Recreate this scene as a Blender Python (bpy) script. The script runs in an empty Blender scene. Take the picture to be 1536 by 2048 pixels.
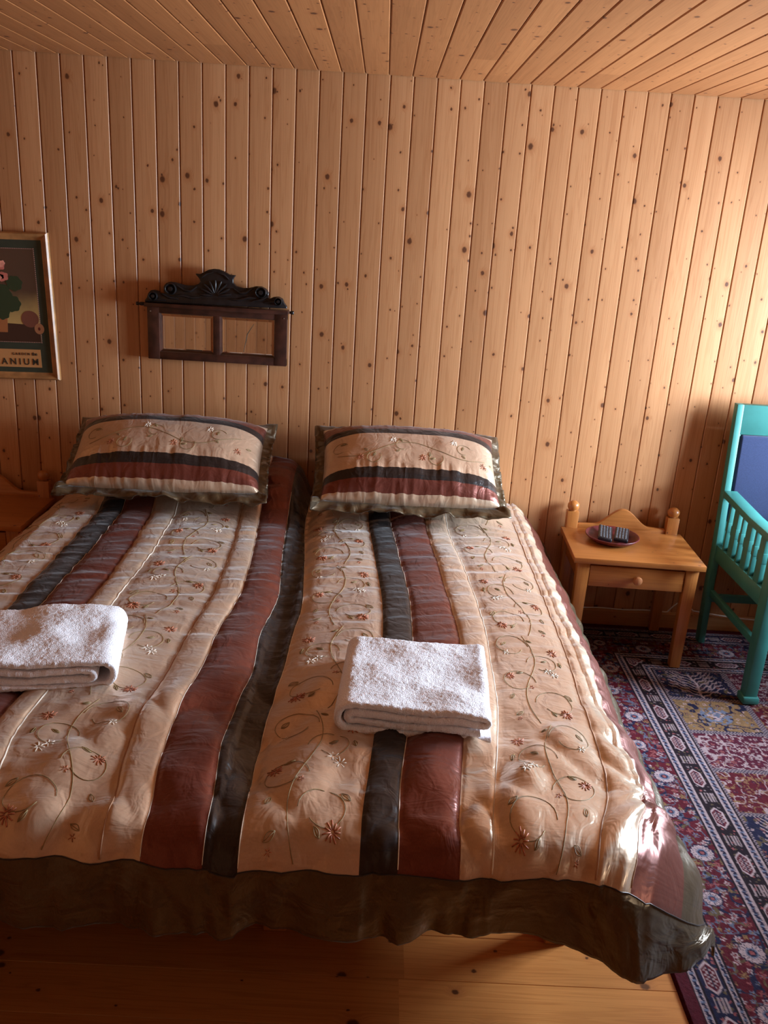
import bpy, bmesh, math, random
import numpy as np
from mathutils import Vector, Matrix, Euler

scene = bpy.context.scene
COL = scene.collection
R = math.radians

# ------------------------------------------------------------------ camera
CAM = Vector((0.0, -3.6693, 1.735))
cam_data = bpy.data.cameras.new('camera')
cam = bpy.data.objects.new('camera', cam_data)
COL.objects.link(cam)
FPX = 1729.28
cam_data.sensor_fit = 'VERTICAL'
cam_data.sensor_height = 36.0
cam_data.lens = FPX / 2048 * 36.0
cam_data.clip_start = 0.05
pp = np.array([768., 1024.])


def _ray(p):
    d = np.array([p[0] - 768, -(p[1] - 1024), -FPX])
    return d / np.linalg.norm(d)


_Y = _ray((770., 435.)); _Z = -_ray((450., 6100.)); _Z = _Z - _Y * _Y.dot(_Z); _Z /= np.linalg.norm(_Z)
_X = np.cross(_Y, _Z)
ROT = np.array([_X, _Y, _Z])
cam.matrix_world = Matrix.Translation(CAM) @ Matrix(ROT.tolist()).to_4x4()
scene.camera = cam


def at_y(p, y):
    """the point of the plane Y=y measured at photograph position p"""
    d = ROT @ _ray(p); t = (y - CAM.y) / d[1]
    return np.array(CAM) + t * d


# ------------------------------------------------------------------ world, light, exposure
world = bpy.data.worlds.new('world'); scene.world = world
world.use_nodes = True
wn = world.node_tree.nodes; wl = world.node_tree.links
bg = wn['Background']; bg.inputs['Color'].default_value = (0.55, 0.72, 1.0, 1); bg.inputs['Strength'].default_value = 1.2

ROOM_L, ROOM_R, ROOM_F, ROOM_H = -2.35, 2.80, -4.1, 2.25
WIN_Y0, WIN_Y1, WIN_Z0, WIN_Z1 = -1.50, -0.20, 0.80, 1.80

ld = bpy.data.lights.new('window_daylight', 'AREA')
ld.shape = 'RECTANGLE'; ld.size = WIN_Y1 - WIN_Y0 - .06; ld.size_y = WIN_Z1 - WIN_Z0 - .06
ld.energy = 480; ld.color = (0.68, 0.83, 1.0)
lo = bpy.data.objects.new('window_daylight', ld); COL.objects.link(lo)
lo.location = (ROOM_R + 0.16, (WIN_Y0 + WIN_Y1) / 2, (WIN_Z0 + WIN_Z1) / 2)
lo.rotation_euler = Vector((-1, 0, 0)).to_track_quat('-Z', 'Z').to_euler()

W2_Y0, W2_Y1, W2_Z0, W2_Z1 = -3.75, -3.0, 0.9, 1.85
ld2 = bpy.data.lights.new('second_window_daylight', 'AREA')
ld2.shape = 'RECTANGLE'; ld2.size = W2_Y1 - W2_Y0 - .06; ld2.size_y = W2_Z1 - W2_Z0 - .06
ld2.energy = 19; ld2.color = (1.0, 0.86, 0.66)
lo2 = bpy.data.objects.new('second_window_daylight', ld2); COL.objects.link(lo2)
lo2.location = (ROOM_R + 0.16, (W2_Y0 + W2_Y1) / 2, (W2_Z0 + W2_Z1) / 2)
lo2.rotation_euler = Vector((-1, 0, 0)).to_track_quat('-Z', 'Z').to_euler()

scene.view_settings.view_transform = 'Standard'
scene.view_settings.look = 'None'
scene.view_settings.gamma = 1
scene.view_settings.use_curve_mapping = False
scene.view_settings.exposure = -0.05
scene.cycles.max_bounces = 10
scene.cycles.diffuse_bounces = 6
scene.cycles.sample_clamp_indirect = 6


# ------------------------------------------------------------------ helpers
def tag(o, label=None, cat=None, group=None, kind=None):
    if label: o['label'] = label
    if cat: o['category'] = cat
    if group: o['group'] = group
    if kind: o['kind'] = kind
    return o


def empty(name, loc=(0, 0, 0), rz=0, label=None, cat=None, group=None):
    o = bpy.data.objects.new(name, None); COL.objects.link(o)
    o.location = loc; o.rotation_euler = (0, 0, rz); o.empty_display_size = .1
    return tag(o, label, cat, group)


def link(name, me, mats, parent=None, smooth=False, autos=None):
    o = bpy.data.objects.new(name, me); COL.objects.link(o)
    if not isinstance(mats, (list, tuple)): mats = [mats]
    for m in mats: me.materials.append(m)
    if parent: o.parent = parent
    if smooth:
        me.polygons.foreach_set('use_smooth', [True] * len(me.polygons))
        me.update()
    if autos is not None:
        bm = bmesh.new(); bm.from_mesh(me)
        for f in bm.faces: f.smooth = True
        for e in bm.edges:
            if len(e.link_faces) == 2 and e.calc_face_angle(0) > R(autos): e.smooth = False
        bm.to_mesh(me); bm.free()
    return o


def from_bm(name, bm, mats, parent=None, smooth=False, autos=None):
    bmesh.ops.recalc_face_normals(bm, faces=bm.faces)
    me = bpy.data.meshes.new(name); bm.to_mesh(me); bm.free()
    return link(name, me, mats, parent, smooth, autos)


def add_box(bm, lo_, hi_, bev=0.0, seg=2, M=None):
    t = bmesh.new()
    bmesh.ops.create_cube(t, size=1)
    s = [hi_[i] - lo_[i] for i in range(3)]; c = [(hi_[i] + lo_[i]) / 2 for i in range(3)]
    for v in t.verts: v.co = Vector((v.co.x * s[0] + c[0], v.co.y * s[1] + c[1], v.co.z * s[2] + c[2]))
    if bev: bmesh.ops.bevel(t, geom=t.edges[:], offset=bev, segments=seg, affect='EDGES', profile=.5)
    if M is not None: bmesh.ops.transform(t, matrix=M, verts=t.verts)
    tmp = bpy.data.meshes.new('tmp'); t.to_mesh(tmp); t.free(); bm.from_mesh(tmp); bpy.data.meshes.remove(tmp)


def add_lathe(bm, prof, seg=32, M=None):
    t = bmesh.new(); rings = []
    for r, z in prof:
        if r < 1e-6: rings.append([t.verts.new((0, 0, z))])
        else: rings.append([t.verts.new((r * math.cos(2 * math.pi * k / seg), r * math.sin(2 * math.pi * k / seg), z)) for k in range(seg)])
    for a, b in zip(rings[:-1], rings[1:]):
        for k in range(seg):
            k2 = (k + 1) % seg
            if len(a) == 1 and len(b) == 1: continue
            if len(a) == 1: t.faces.new((a[0], b[k], b[k2]))
            elif len(b) == 1: t.faces.new((a[k], a[k2], b[0]))
            else: t.faces.new((a[k], a[k2], b[k2], b[k]))
    for rg in (rings[0], rings[-1]):
        if len(rg) > 1: t.faces.new(rg)
    if M is not None: bmesh.ops.transform(t, matrix=M, verts=t.verts)
    tmp = bpy.data.meshes.new('tmp'); t.to_mesh(tmp); t.free(); bm.from_mesh(tmp); bpy.data.meshes.remove(tmp)


def add_prism(bm, pts, d0, d1, axis='y', bev=0.0):
    """outline pts (u,v) extruded along an axis from d0 to d1 (y: u=x, v=z; x: u=y, v=z; z: u=x, v=y)"""
    t = bmesh.new()
    def mk(u, v, d): return {'y': (u, d, v), 'x': (d, u, v), 'z': (u, v, d)}[axis]
    A = [t.verts.new(mk(u, v, d0)) for u, v in pts]; B = [t.verts.new(mk(u, v, d1)) for u, v in pts]
    t.faces.new(A); t.faces.new(B[::-1]); n = len(pts)
    for i in range(n): t.faces.new((A[i], B[i], B[(i + 1) % n], A[(i + 1) % n]))
    bmesh.ops.recalc_face_normals(t, faces=t.faces)
    if bev:
        es = [e for e in t.edges if e.calc_face_angle(0) > R(30)]
        bmesh.ops.bevel(t, geom=es, offset=bev, segments=2, affect='EDGES', profile=.5)
    tmp = bpy.data.meshes.new('tmp'); t.to_mesh(tmp); t.free(); bm.from_mesh(tmp); bpy.data.meshes.remove(tmp)


def add_tube(bm, pts, r, seg=6, flat=1.0, up=None, closed=False):
    pts = [Vector(p) for p in pts]; n = len(pts); rings = []
    rr = r if hasattr(r, '__len__') else [r] * n
    prev = None
    for i, p in enumerate(pts):
        if closed: tan = pts[(i + 1) % n] - pts[i - 1]
        else: tan = pts[min(i + 1, n - 1)] - pts[max(i - 1, 0)]
        if tan.length < 1e-9: tan = Vector((1, 0, 0))
        tan.normalize()
        u = Vector(up[i]) if up is not None else (prev if prev is not None else (Vector((0, 0, 1)) if abs(tan.z) < .9 else Vector((1, 0, 0))))
        s = tan.cross(u)
        if s.length < 1e-6: s = tan.cross(Vector((0.3, 0.8, 0.1)))
        s.normalize(); u = s.cross(tan).normalized(); prev = u
        rings.append([bm.verts.new(p + s * (rr[i] * math.cos(2 * math.pi * k / seg)) + u * (rr[i] * flat * math.sin(2 * math.pi * k / seg))) for k in range(seg)])
    m = n if closed else n - 1
    for i in range(m):
        a, b = rings[i], rings[(i + 1) % n]
        for k in range(seg): bm.faces.new((a[k], a[(k + 1) % seg], b[(k + 1) % seg], b[k]))
    if not closed:
        bm.faces.new(rings[0][::-1]); bm.faces.new(rings[-1])


def grid_mesh(name, V, nu, nv, closed_u=False, uv=None, matidx=None):
    """V: (nv*nu,3) rows of v"""
    me = bpy.data.meshes.new(name)
    idx = np.arange(nu * nv).reshape(nv, nu)
    if closed_u:
        a = idx[:-1, :]; b = np.roll(idx, -1, 1)[:-1, :]; c = np.roll(idx, -1, 1)[1:, :]; d = idx[1:, :]
    else:
        a = idx[:-1, :-1]; b = idx[:-1, 1:]; c = idx[1:, 1:]; d = idx[1:, :-1]
    F = np.stack([a, b, c, d], -1).reshape(-1, 4)
    me.vertices.add(len(V)); me.vertices.foreach_set('co', np.asarray(V, dtype=np.float32).ravel())
    me.loops.add(F.size); me.loops.foreach_set('vertex_index', F.ravel().astype(np.int32))
    me.polygons.add(len(F)); me.polygons.foreach_set('loop_start', np.arange(0, F.size, 4, dtype=np.int32))
    me.update(calc_edges=True)
    if uv is not None:
        l = me.uv_layers.new(name='UVMap'); l.data.foreach_set('uv', np.asarray(uv, dtype=np.float32)[F.ravel()].ravel())
    if matidx is not None: me.polygons.foreach_set('material_index', np.asarray(matidx, dtype=np.int32).ravel())
    me.polygons.foreach_set('use_smooth', np.ones(len(F), dtype=bool))
    me.validate(); me.update()
    return me


def vnoise(x, y, seed=0):
    """smooth value noise on arrays, range -1..1"""
    x = np.asarray(x, float); y = np.asarray(y, float)
    xi = np.floor(x).astype(np.int64); yi = np.floor(y).astype(np.int64); fx = x - xi; fy = y - yi
    fx = fx * fx * fx * (fx * (fx * 6 - 15) + 10); fy = fy * fy * fy * (fy * (fy * 6 - 15) + 10)
    def h(a, b):
        n = (a * 374761393 + b * 668265263 + seed * 1442695041) & 0xffffffff
        n = ((n ^ (n >> 13)) * 1274126177) & 0xffffffff
        n = n ^ (n >> 16)
        return (n & 0xffff) / 32767.5 - 1
    return (h(xi, yi) * (1 - fx) + h(xi + 1, yi) * fx) * (1 - fy) + (h(xi, yi + 1) * (1 - fx) + h(xi + 1, yi + 1) * fx) * fy


def sstep(x, a, b):
    t = np.clip((np.asarray(x, float) - a) / (b - a), 0, 1); return t * t * (3 - 2 * t)


# ------------------------------------------------------------------ materials
def new_mat(name):
    m = bpy.data.materials.new(name); m.use_nodes = True
    nt = m.node_tree; return m, nt, nt.nodes['Principled BSDF']


class NT:
    def __init__(s, nt): s.nt = nt
    def n(s, t, **kw):
        x = s.nt.nodes.new(t)
        for k, v in kw.items(): setattr(x, k, v)
        return x
    def l(s, a, b): s.nt.links.new(a, b)
    def val(s, inp, v):
        if isinstance(v, (int, float)): inp.default_value = v
        elif isinstance(v, tuple): inp.default_value = v
        else: s.l(v, inp)
    def m(s, op, a, b=0.0, c=0.0, clamp=False):
        x = s.n('ShaderNodeMath', operation=op, use_clamp=clamp)
        s.val(x.inputs[0], a); s.val(x.inputs[1], b); s.val(x.inputs[2], c); return x.outputs[0]
    def vm(s, op, a, b=(0, 0, 0)):
        x = s.n('ShaderNodeVectorMath', operation=op); s.val(x.inputs[0], a); s.val(x.inputs[1], b)
        return x.outputs['Value'] if op in ('LENGTH', 'DISTANCE', 'DOT_PRODUCT') else x.outputs[0]
    def mix(s, f, a, b, blend='MIX'):
        x = s.n('ShaderNodeMix', data_type='RGBA', blend_type=blend)
        s.val(x.inputs[0], f); s.val(x.inputs[6], a); s.val(x.inputs[7], b); return x.outputs[2]
    def comb(s, x, y, z):
        c = s.n('ShaderNodeCombineXYZ'); s.val(c.inputs[0], x); s.val(c.inputs[1], y); s.val(c.inputs[2], z); return c.outputs[0]
    def noise(s, v, scale, detail=2, rough=.5, dist=0.0):
        x = s.n('ShaderNodeTexNoise'); s.val(x.inputs['Vector'], v); x.inputs['Scale'].default_value = scale
        x.inputs['Detail'].default_value = detail; x.inputs['Roughness'].default_value = rough; x.inputs['Distortion'].default_value = dist
        return x.outputs['Fac']
    def mr(s, v, a, b, c=0.0, d=1.0, smooth=True):
        x = s.n('ShaderNodeMapRange', interpolation_type='SMOOTHSTEP' if smooth else 'LINEAR')
        s.val(x.inputs[0], v); s.val(x.inputs[1], a); s.val(x.inputs[2], b); s.val(x.inputs[3], c); s.val(x.inputs[4], d); return x.outputs[0]
    def bump(s, h, strength, dist):
        x = s.n('ShaderNodeBump'); s.val(x.inputs['Strength'], strength); x.inputs['Distance'].default_value = dist; s.l(h, x.inputs['Height']); return x.outputs[0]


def wood(name, light, mid, dark, across=0, along=2, pitch=0.0902, off=0.0, knots=1.0, kr=(.0036, .0105), kscale=(9.0, 4.4),
         rough=.45, coat=0.0, joint=0.0, tint=.16, grain=1.0, jlen=2.3, warm=(.36, .12, .035), skew=0.0):
    m, nt, bs = new_mat(name); g = NT(nt)
    tc = g.n('ShaderNodeTexCoord').outputs['Object']
    sp = g.n('ShaderNodeSeparateXYZ'); g.l(tc, sp.inputs[0])
    A = sp.outputs[across]; L = sp.outputs[along]; D = sp.outputs[3 - across - along]
    A0_ = A
    if skew: A = g.m('ADD', A, g.m('MULTIPLY', D, skew))
    bi = g.m('FLOOR', g.m('DIVIDE', g.m('SUBTRACT', A0_, off), pitch))
    wnz = g.n('ShaderNodeTexWhiteNoise', noise_dimensions='1D'); g.l(bi, wnz.inputs['W'])
    rnd = wnz.outputs['Value']
    Lo = g.m('ADD', L, g.m('MULTIPLY', rnd, 37.0))
    if joint:
        ji = g.m('FLOOR', g.m('DIVIDE', Lo, jlen))
        w2 = g.n('ShaderNodeTexWhiteNoise', noise_dimensions='2D'); g.l(g.comb(bi, ji, 0.0), w2.inputs['Vector'])
        rnd = w2.outputs['Value']
        Lo = g.m('ADD', Lo, g.m('MULTIPLY', rnd, 11.0))
    # knots
    kv = g.comb(g.m('MULTIPLY', A, kscale[0]), g.m('MULTIPLY', Lo, kscale[1]), g.m('MULTIPLY', rnd, 20.0))
    def knot(scl, rmin, rmax, th):
        k = g.comb(g.m('MULTIPLY', A, kscale[0] * scl), g.m('MULTIPLY', Lo, kscale[1] * scl), 0.0)
        v = g.n('ShaderNodeTexVoronoi', voronoi_dimensions='2D', feature='F1'); v.inputs['Scale'].default_value = 1; g.l(k, v.inputs['Vector'])
        df = g.vm('MULTIPLY', g.vm('SUBTRACT', k, v.outputs['Position']), (1 / (kscale[0] * scl), 1 / (kscale[1] * scl) * .8, 0))
        d = g.vm('LENGTH', df)
        cs = g.n('ShaderNodeSeparateColor'); g.l(v.outputs['Color'], cs.inputs[0])
        on = g.m('GREATER_THAN', cs.outputs[1], th)
        r = g.m('ADD', rmin, g.m('MULTIPLY', g.m('POWER', cs.outputs[0], 1.5), rmax - rmin))
        wob = g.m('MULTIPLY', g.m('SUBTRACT', g.noise(tc, 160, 1), .5), .004)
        dd = g.m('ADD', d, wob)
        core = g.m('MULTIPLY', g.m('SUBTRACT', 1.0, g.mr(dd, g.m('MULTIPLY', r, .6), g.m('MULTIPLY', r, 1.25))), on)
        halo = g.m('MULTIPLY', g.m('SUBTRACT', 1.0, g.mr(dd, g.m('MULTIPLY', r, .8), g.m('MULTIPLY', r, 3.5))), on)
        return core, halo, d
    c1, h1, d1 = knot(1.0, kr[0], kr[1], 1 - .75 * knots)
    c2, h2, d2 = knot(1.9, kr[0] * .5, kr[1] * .45, 1 - .5 * knots)
    core = g.m('MAXIMUM', c1, c2); halo = g.m('MAXIMUM', h1, g.m('MULTIPLY', h2, .7))
    # grain, bent round the knots
    Ab = g.m('ADD', A, g.m('MULTIPLY', h1, .012))
    gv = g.comb(g.m('MULTIPLY', Ab, 34.0), g.m('MULTIPLY', Lo, .9), g.m('ADD', g.m('MULTIPLY', rnd, 50.0), g.m('MULTIPLY', D, 8.0)))
    n1 = g.noise(gv, 1.0, 3, .55, .6)
    gv2 = g.comb(g.m('MULTIPLY', A, 260.0), g.m('MULTIPLY', Lo, 3.0), g.m('MULTIPLY', rnd, 9.0))
    n2 = g.noise(gv2, 1.0, 2, .6)
    rings = g.m('ABSOLUTE', g.m('SINE', g.m('MULTIPLY', n1, 26.0)))
    rings = g.mr(rings, .0, .9)
    f = g.m('MULTIPLY', g.m('SUBTRACT', 1.0, rings), .38 * grain)
    f = g.m('ADD', f, g.m('MULTIPLY', g.mr(n2, .45, .75), .16 * grain))
    f = g.m('ADD', f, g.m('MULTIPLY', g.mr(n1, .35, .75), .25 * grain), clamp=True)
    colr = g.mix(f, light, mid)
    tn = g.m('ADD', 1.0 - tint, g.m('MULTIPLY', rnd, tint * 1.6))
    colr = g.mix(1.0, colr, g.comb(tn, g.m('POWER', tn, 1.2), g.m('POWER', tn, 1.4)), 'MULTIPLY')
    colr = g.mix(g.m('MULTIPLY', halo, .45), colr, warm + (1,))
    colr = g.mix(g.m('MULTIPLY', core, .9), colr, dark)
    g.l(colr, bs.inputs['Base Color'])
    bs.inputs['Roughness'].default_value = rough
    rr = g.m('ADD', rough, g.m('MULTIPLY', n2, .1)); g.l(rr, bs.inputs['Roughness'])
    bs.inputs['Coat Weight'].default_value = coat; bs.inputs['Coat Roughness'].default_value = .18
    bh = g.m('ADD', g.m('MULTIPLY', n2, .4), g.m('ADD', g.m('MULTIPLY', n1, .6), g.m('MULTIPLY', halo, -.5)))
    g.l(g.bump(bh, .22, .0012), bs.inputs['Normal'])
    return m


def plain(name, col, rough=.5, metal=0.0, spec=.5, noise=0.0, nscale=30, bump=0.0, bscale=200, bdist=.001, sheen=0.0, coat=0.0):
    m, nt, bs = new_mat(name); g = NT(nt)
    bs.inputs['Base Color'].default_value = col + (1,); bs.inputs['Roughness'].default_value = rough
    bs.inputs['Metallic'].default_value = metal; bs.inputs['Specular IOR Level'].default_value = spec
    bs.inputs['Sheen Weight'].default_value = sheen; bs.inputs['Coat Weight'].default_value = coat
    tc = g.n('ShaderNodeTexCoord').outputs['Object']
    nz = g.noise(tc, nscale, 4)
    lo_ = tuple(c * (1 - noise) for c in col) + (1,); hi_ = tuple(min(1, c * (1 + noise)) for c in col) + (1,)
    g.l(g.mix(g.mr(nz, .3, .7), lo_, hi_), bs.inputs['Base Color'])
    if bump: g.l(g.bump(g.noise(tc, bscale, 3), bump, bdist), bs.inputs['Normal'])
    return m


def satin(name, col, rough=.34, sat_dark=.8, spec=.6, bump=.5, sheen=.3, aniso=.4):
    """shiny woven satin; UVs in metres (across, along)"""
    m, nt, bs = new_mat(name); g = NT(nt)
    uv = g.n('ShaderNodeTexCoord').outputs['UV']
    mp = g.n('ShaderNodeMapping'); g.l(uv, mp.inputs[0]); mp.inputs['Scale'].default_value = (6, 20, 1); mp.inputs['Rotation'].default_value = (0, 0, R(8))
    w1 = g.noise(mp.outputs[0], 1.0, 3, .5, .8)
    mp2 = g.n('ShaderNodeMapping'); g.l(uv, mp2.inputs[0]); mp2.inputs['Scale'].default_value = (22, 16, 1)
    w2 = g.noise(mp2.outputs[0], 1.0, 2, .5, 1.2)
    h = g.m('ADD', w1, g.m('MULTIPLY', w2, .8))
    mp3 = g.n('ShaderNodeMapping'); g.l(uv, mp3.inputs[0]); mp3.inputs['Scale'].default_value = (900, 200, 1)
    w3 = g.noise(mp3.outputs[0], 1.0, 1)
    c2 = tuple(c * sat_dark for c in col) + (1,)
    g.l(g.mix(g.mr(w3, .3, .7), col + (1,), c2), bs.inputs['Base Color'])
    bs.inputs['Roughness'].default_value = rough
    bs.inputs['Specular IOR Level'].default_value = spec
    bs.inputs['Metallic'].default_value = .48; bs.inputs['Anisotropic'].default_value = aniso
    bs.inputs['Sheen Weight'].default_value = sheen; bs.inputs['Sheen Roughness'].default_value = .4
    b1 = g.bump(h, bump, .0075)
    b2 = g.n('ShaderNodeBump'); b2.inputs['Strength'].default_value = .12; b2.inputs['Distance'].default_value = .0006
    g.l(w3, b2.inputs['Height']); g.l(b1, b2.inputs['Normal']); g.l(b2.outputs[0], bs.inputs['Normal'])
    return m


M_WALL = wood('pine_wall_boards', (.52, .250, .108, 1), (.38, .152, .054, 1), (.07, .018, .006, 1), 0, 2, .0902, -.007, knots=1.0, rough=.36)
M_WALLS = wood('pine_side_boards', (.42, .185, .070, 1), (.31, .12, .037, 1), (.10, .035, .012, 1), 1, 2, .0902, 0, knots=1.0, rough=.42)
M_CEIL = wood('pine_ceiling_boards', (.42, .165, .053, 1), (.30, .105, .028, 1), (.06, .016, .005, 1), 0, 1, .0902, -.015, knots=1.0, rough=.45, joint=1, jlen=1.7)
M_FLOOR = wood('pine_floor_boards', (.52, .20, .050, 1), (.34, .11, .022, 1), (.04, .010, .004, 1), 1, 0, .137, -2.056, knots=.8, kr=(.004, .014), kscale=(6, 2.2),
               rough=.3, coat=.5, joint=1, jlen=3.1, tint=.2)
M_TRIM = wood('pine_trim', (.50, .24, .09, 1), (.36, .15, .05, 1), (.10, .035, .012, 1), 2, 0, .3, -.1, knots=.5, rough=.45)
M_PINE = wood('honey_pine', (.50, .185, .042, 1), (.34, .108, .020, 1), (.10, .03, .01, 1), 1, 0, .11, .02, skew=.8, knots=.6, kr=(.002, .006), rough=.33, coat=.3)
M_PINEV = wood('honey_pine_upright', (.50, .185, .042, 1), (.34, .108, .020, 1), (.10, .03, .01, 1), 0, 2, skew=.8, pitch=.2, off=.9, knots=.3, kr=(.002, .005), rough=.33, coat=.3)  #, .2, .9, knots=.3, kr=(.002, .005), rough=.33, coat=.3)
M_CREAM = satin('cream_satin', (.66, .46, .31), .34, .92, .9, .6)
M_CREAM2 = satin('champagne_satin', (.70, .50, .34), .32, .92, 1.0, .6)
M_RED = satin('russet_satin', (.20, .050, .030), .32, .8, .6, .6, sheen=.12)
M_DARK = satin('charcoal_satin', (.036, .026, .023), .30, .8, .7, .6, sheen=.12)
M_BORDER = satin('olive_brown_satin', (.115, .075, .036), .30, .8, .7, .7, sheen=.12)
M_TERRY = plain('white_terry', (.90, .87, .90), .95, spec=.1, noise=.06, nscale=400, bump=.9, bscale=330, bdist=.003, sheen=.3)
M_THREAD_O = plain('olive_thread', (.27, .18, .07), .55, noise=.2)
M_THREAD_R = plain('rust_thread', (.42, .13, .06), .5, noise=.35, nscale=200)
M_THREAD_W = plain('pale_thread', (.80, .70, .58), .45, noise=.1)
M_THREAD_B = plain('tan_thread', (.42, .22, .12), .55, noise=.1)
M_DARKWOOD = plain('dark_stained_oak', (.045, .014, .008), .35, noise=.4, nscale=25, bump=.3, bscale=60)
M_BLACKWOOD = plain('blackened_carved_oak', (.010, .008, .008), .32, noise=.4, nscale=40)
M_MIRROR = plain('mirror_glass', (.86, .84, .80), .02, metal=1.0, noise=.0)
M_GREEN = plain('turquoise_paint', (.045, .225, .20), .42, noise=.07, nscale=12, bump=.1, bscale=40)
M_BLUE = plain('blue_upholstery', (.024, .038, .105), .85, spec=.2, noise=.15, nscale=300, bump=.5, bscale=500, sheen=.3)
M_WHITEP = plain('white_plastic', (.78, .74, .68), .4)
M_BOWL = plain('maroon_lacquer', (.13, .018, .022), .35, noise=.3, nscale=60, bump=.2, bscale=120)
M_BLACKP = plain('black_plastic', (.012, .012, .016), .4)
M_KEYS = plain('grey_rubber_keys', (.17, .18, .20), .5, noise=.3, nscale=300)
M_KNOB = wood('turned_knob_pine', (.60, .25, .10, 1), (.42, .15, .06, 1), (.2, .06, .02, 1), 0, 2, .2, .5, knots=0.01, rough=.3, coat=.4)
M_GOLD = plain('worn_gilt_frame', (.36, .17, .06), .38, noise=.25, nscale=20)
M_SILV = plain('pale_frame_edge', (.42, .34, .28), .4, noise=.1)
M_METAL = plain('steel_screw', (.7, .7, .68), .3, metal=1.0)


# ------------------------------------------------------------------ room shell
def boards_mesh(name, a0, a1, l0, l1, off, pitch, place, gw=.0044, gd=.007, cup=.0006, mat=None, seams=True):
    """tongue-and-groove sheet: profile across a, straight along l; place(a, l, depth) -> xyz"""
    bm = bmesh.new(); prof = []
    k0 = math.floor((a0 - off) / pitch) - 1; k1 = math.ceil((a1 - off) / pitch) + 1
    prof.append((a0, 0))
    for k in range(k0, k1 + 1):
        c = off + k * pitch
        for da, d in ((-pitch * .5, -cup), (-pitch * .38, -cup * .93), (-pitch * .25, -cup * .72), (-pitch * .14, -cup * .4), (-gw * 1.0, 0), (-gw * .4, gd * .42), (-gw * .30, gd), (gw * .12, gd), (gw * .22, gd * .4), (gw * .9, 0), (pitch * .14, -cup * .4), (pitch * .25, -cup * .72), (pitch * .38, -cup * .93)):
            if a0 < c + da < a1: prof.append((c + da, d))
    prof.append((a1, 0))
    A = [bm.verts.new(place(a, l0, d)) for a, d in prof]; B = [bm.verts.new(place(a, l1, d)) for a, d in prof]
    for i in range(len(prof) - 1): bm.faces.new((A[i], A[i + 1], B[i + 1], B[i]))
    return bm


def structure(name, bm, mats):
    smooth_ = name.startswith(('wall_', 'ceil')) and 'core' not in name and name != 'wall_right'
    bmesh.ops.remove_doubles(bm, verts=bm.verts, dist=1e-6)
    me = bpy.data.meshes.new(name); bm.to_mesh(me); bm.free()
    o = link(name, me, mats, autos=12 if smooth_ else None); o['kind'] = 'structure'; return o


def thick(o, t, off=-1):
    md = o.modifiers.new('thickness', 'SOLIDIFY'); md.thickness = t; md.offset = off; return o


structure('wall_back', boards_mesh('w', ROOM_L, ROOM_R, -.02, ROOM_H + .03, -.007, .0902, lambda a, l, d: (a, d, l)), M_WALL)
bmw = bmesh.new(); add_box(bmw, (ROOM_L, .008, -.02), (ROOM_R, .05, ROOM_H + .08)); structure('wall_back_core', bmw, M_WALL)
structure('wall_front', boards_mesh('w', ROOM_L, ROOM_R, 0, ROOM_H, -.007, .0902, lambda a, l, d: (-a, ROOM_F - d, l)), M_WALL)
bmw = bmesh.new(); add_box(bmw, (ROOM_L, ROOM_F - .05, -.02), (ROOM_R, ROOM_F - .008, ROOM_H + .08)); structure('wall_front_core', bmw, M_WALL)
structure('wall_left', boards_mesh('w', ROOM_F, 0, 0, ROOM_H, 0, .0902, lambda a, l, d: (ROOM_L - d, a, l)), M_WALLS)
bmw = bmesh.new(); add_box(bmw, (ROOM_L - .05, ROOM_F, -.02), (ROOM_L - .008, .05, ROOM_H + .08)); structure('wall_left_core', bmw, M_WALLS)
bmr = bmesh.new()
add_box(bmr, (ROOM_R, ROOM_F, -.02), (ROOM_R + .12, W2_Y0, ROOM_H + .08))
add_box(bmr, (ROOM_R, W2_Y1, -.02), (ROOM_R + .12, WIN_Y0, ROOM_H + .08))
add_box(bmr, (ROOM_R, W2_Y0, -.02), (ROOM_R + .12, W2_Y1, W2_Z0))
add_box(bmr, (ROOM_R, W2_Y0, W2_Z1), (ROOM_R + .12, W2_Y1, ROOM_H + .08))
add_box(bmr, (ROOM_R, WIN_Y1, -.02), (ROOM_R + .12, .05, ROOM_H + .08))
add_box(bmr, (ROOM_R, WIN_Y0, -.02), (ROOM_R + .12, WIN_Y1, WIN_Z0))
add_box(bmr, (ROOM_R, WIN_Y0, WIN_Z1), (ROOM_R + .12, WIN_Y1, ROOM_H + .08))
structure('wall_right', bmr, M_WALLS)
structure('ceiling', boards_mesh('c', ROOM_L, ROOM_R, ROOM_F, -.004, -.015, .0902, lambda a, l, d: (a, l, ROOM_H + d)), M_CEIL)
bmw = bmesh.new(); add_box(bmw, (ROOM_L - .05, ROOM_F - .05, ROOM_H + .008), (ROOM_R + .12, .05, ROOM_H + .06)); structure('ceiling_core', bmw, M_CEIL)
structure('floor', boards_mesh('f', ROOM_F, 0.02, ROOM_L, ROOM_R, -2.056, .137, lambda a, l, d: (l, a, -d), gw=.0012, gd=.002, cup=.0), M_FLOOR)
bmw = bmesh.new(); add_box(bmw, (ROOM_L - .05, ROOM_F - .05, -.08), (ROOM_R + .12, .05, -.004)); structure('floor_core', bmw, M_FLOOR)
bmb = bmesh.new(); add_prism(bmb, [(0, 0), (-.014, 0), (-.014, .066), (-.010, .074), (0, .076)], ROOM_L + .01, ROOM_R - .01, 'x', .0015)
structure('baseboard_back', bmb, M_TRIM)
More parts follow.
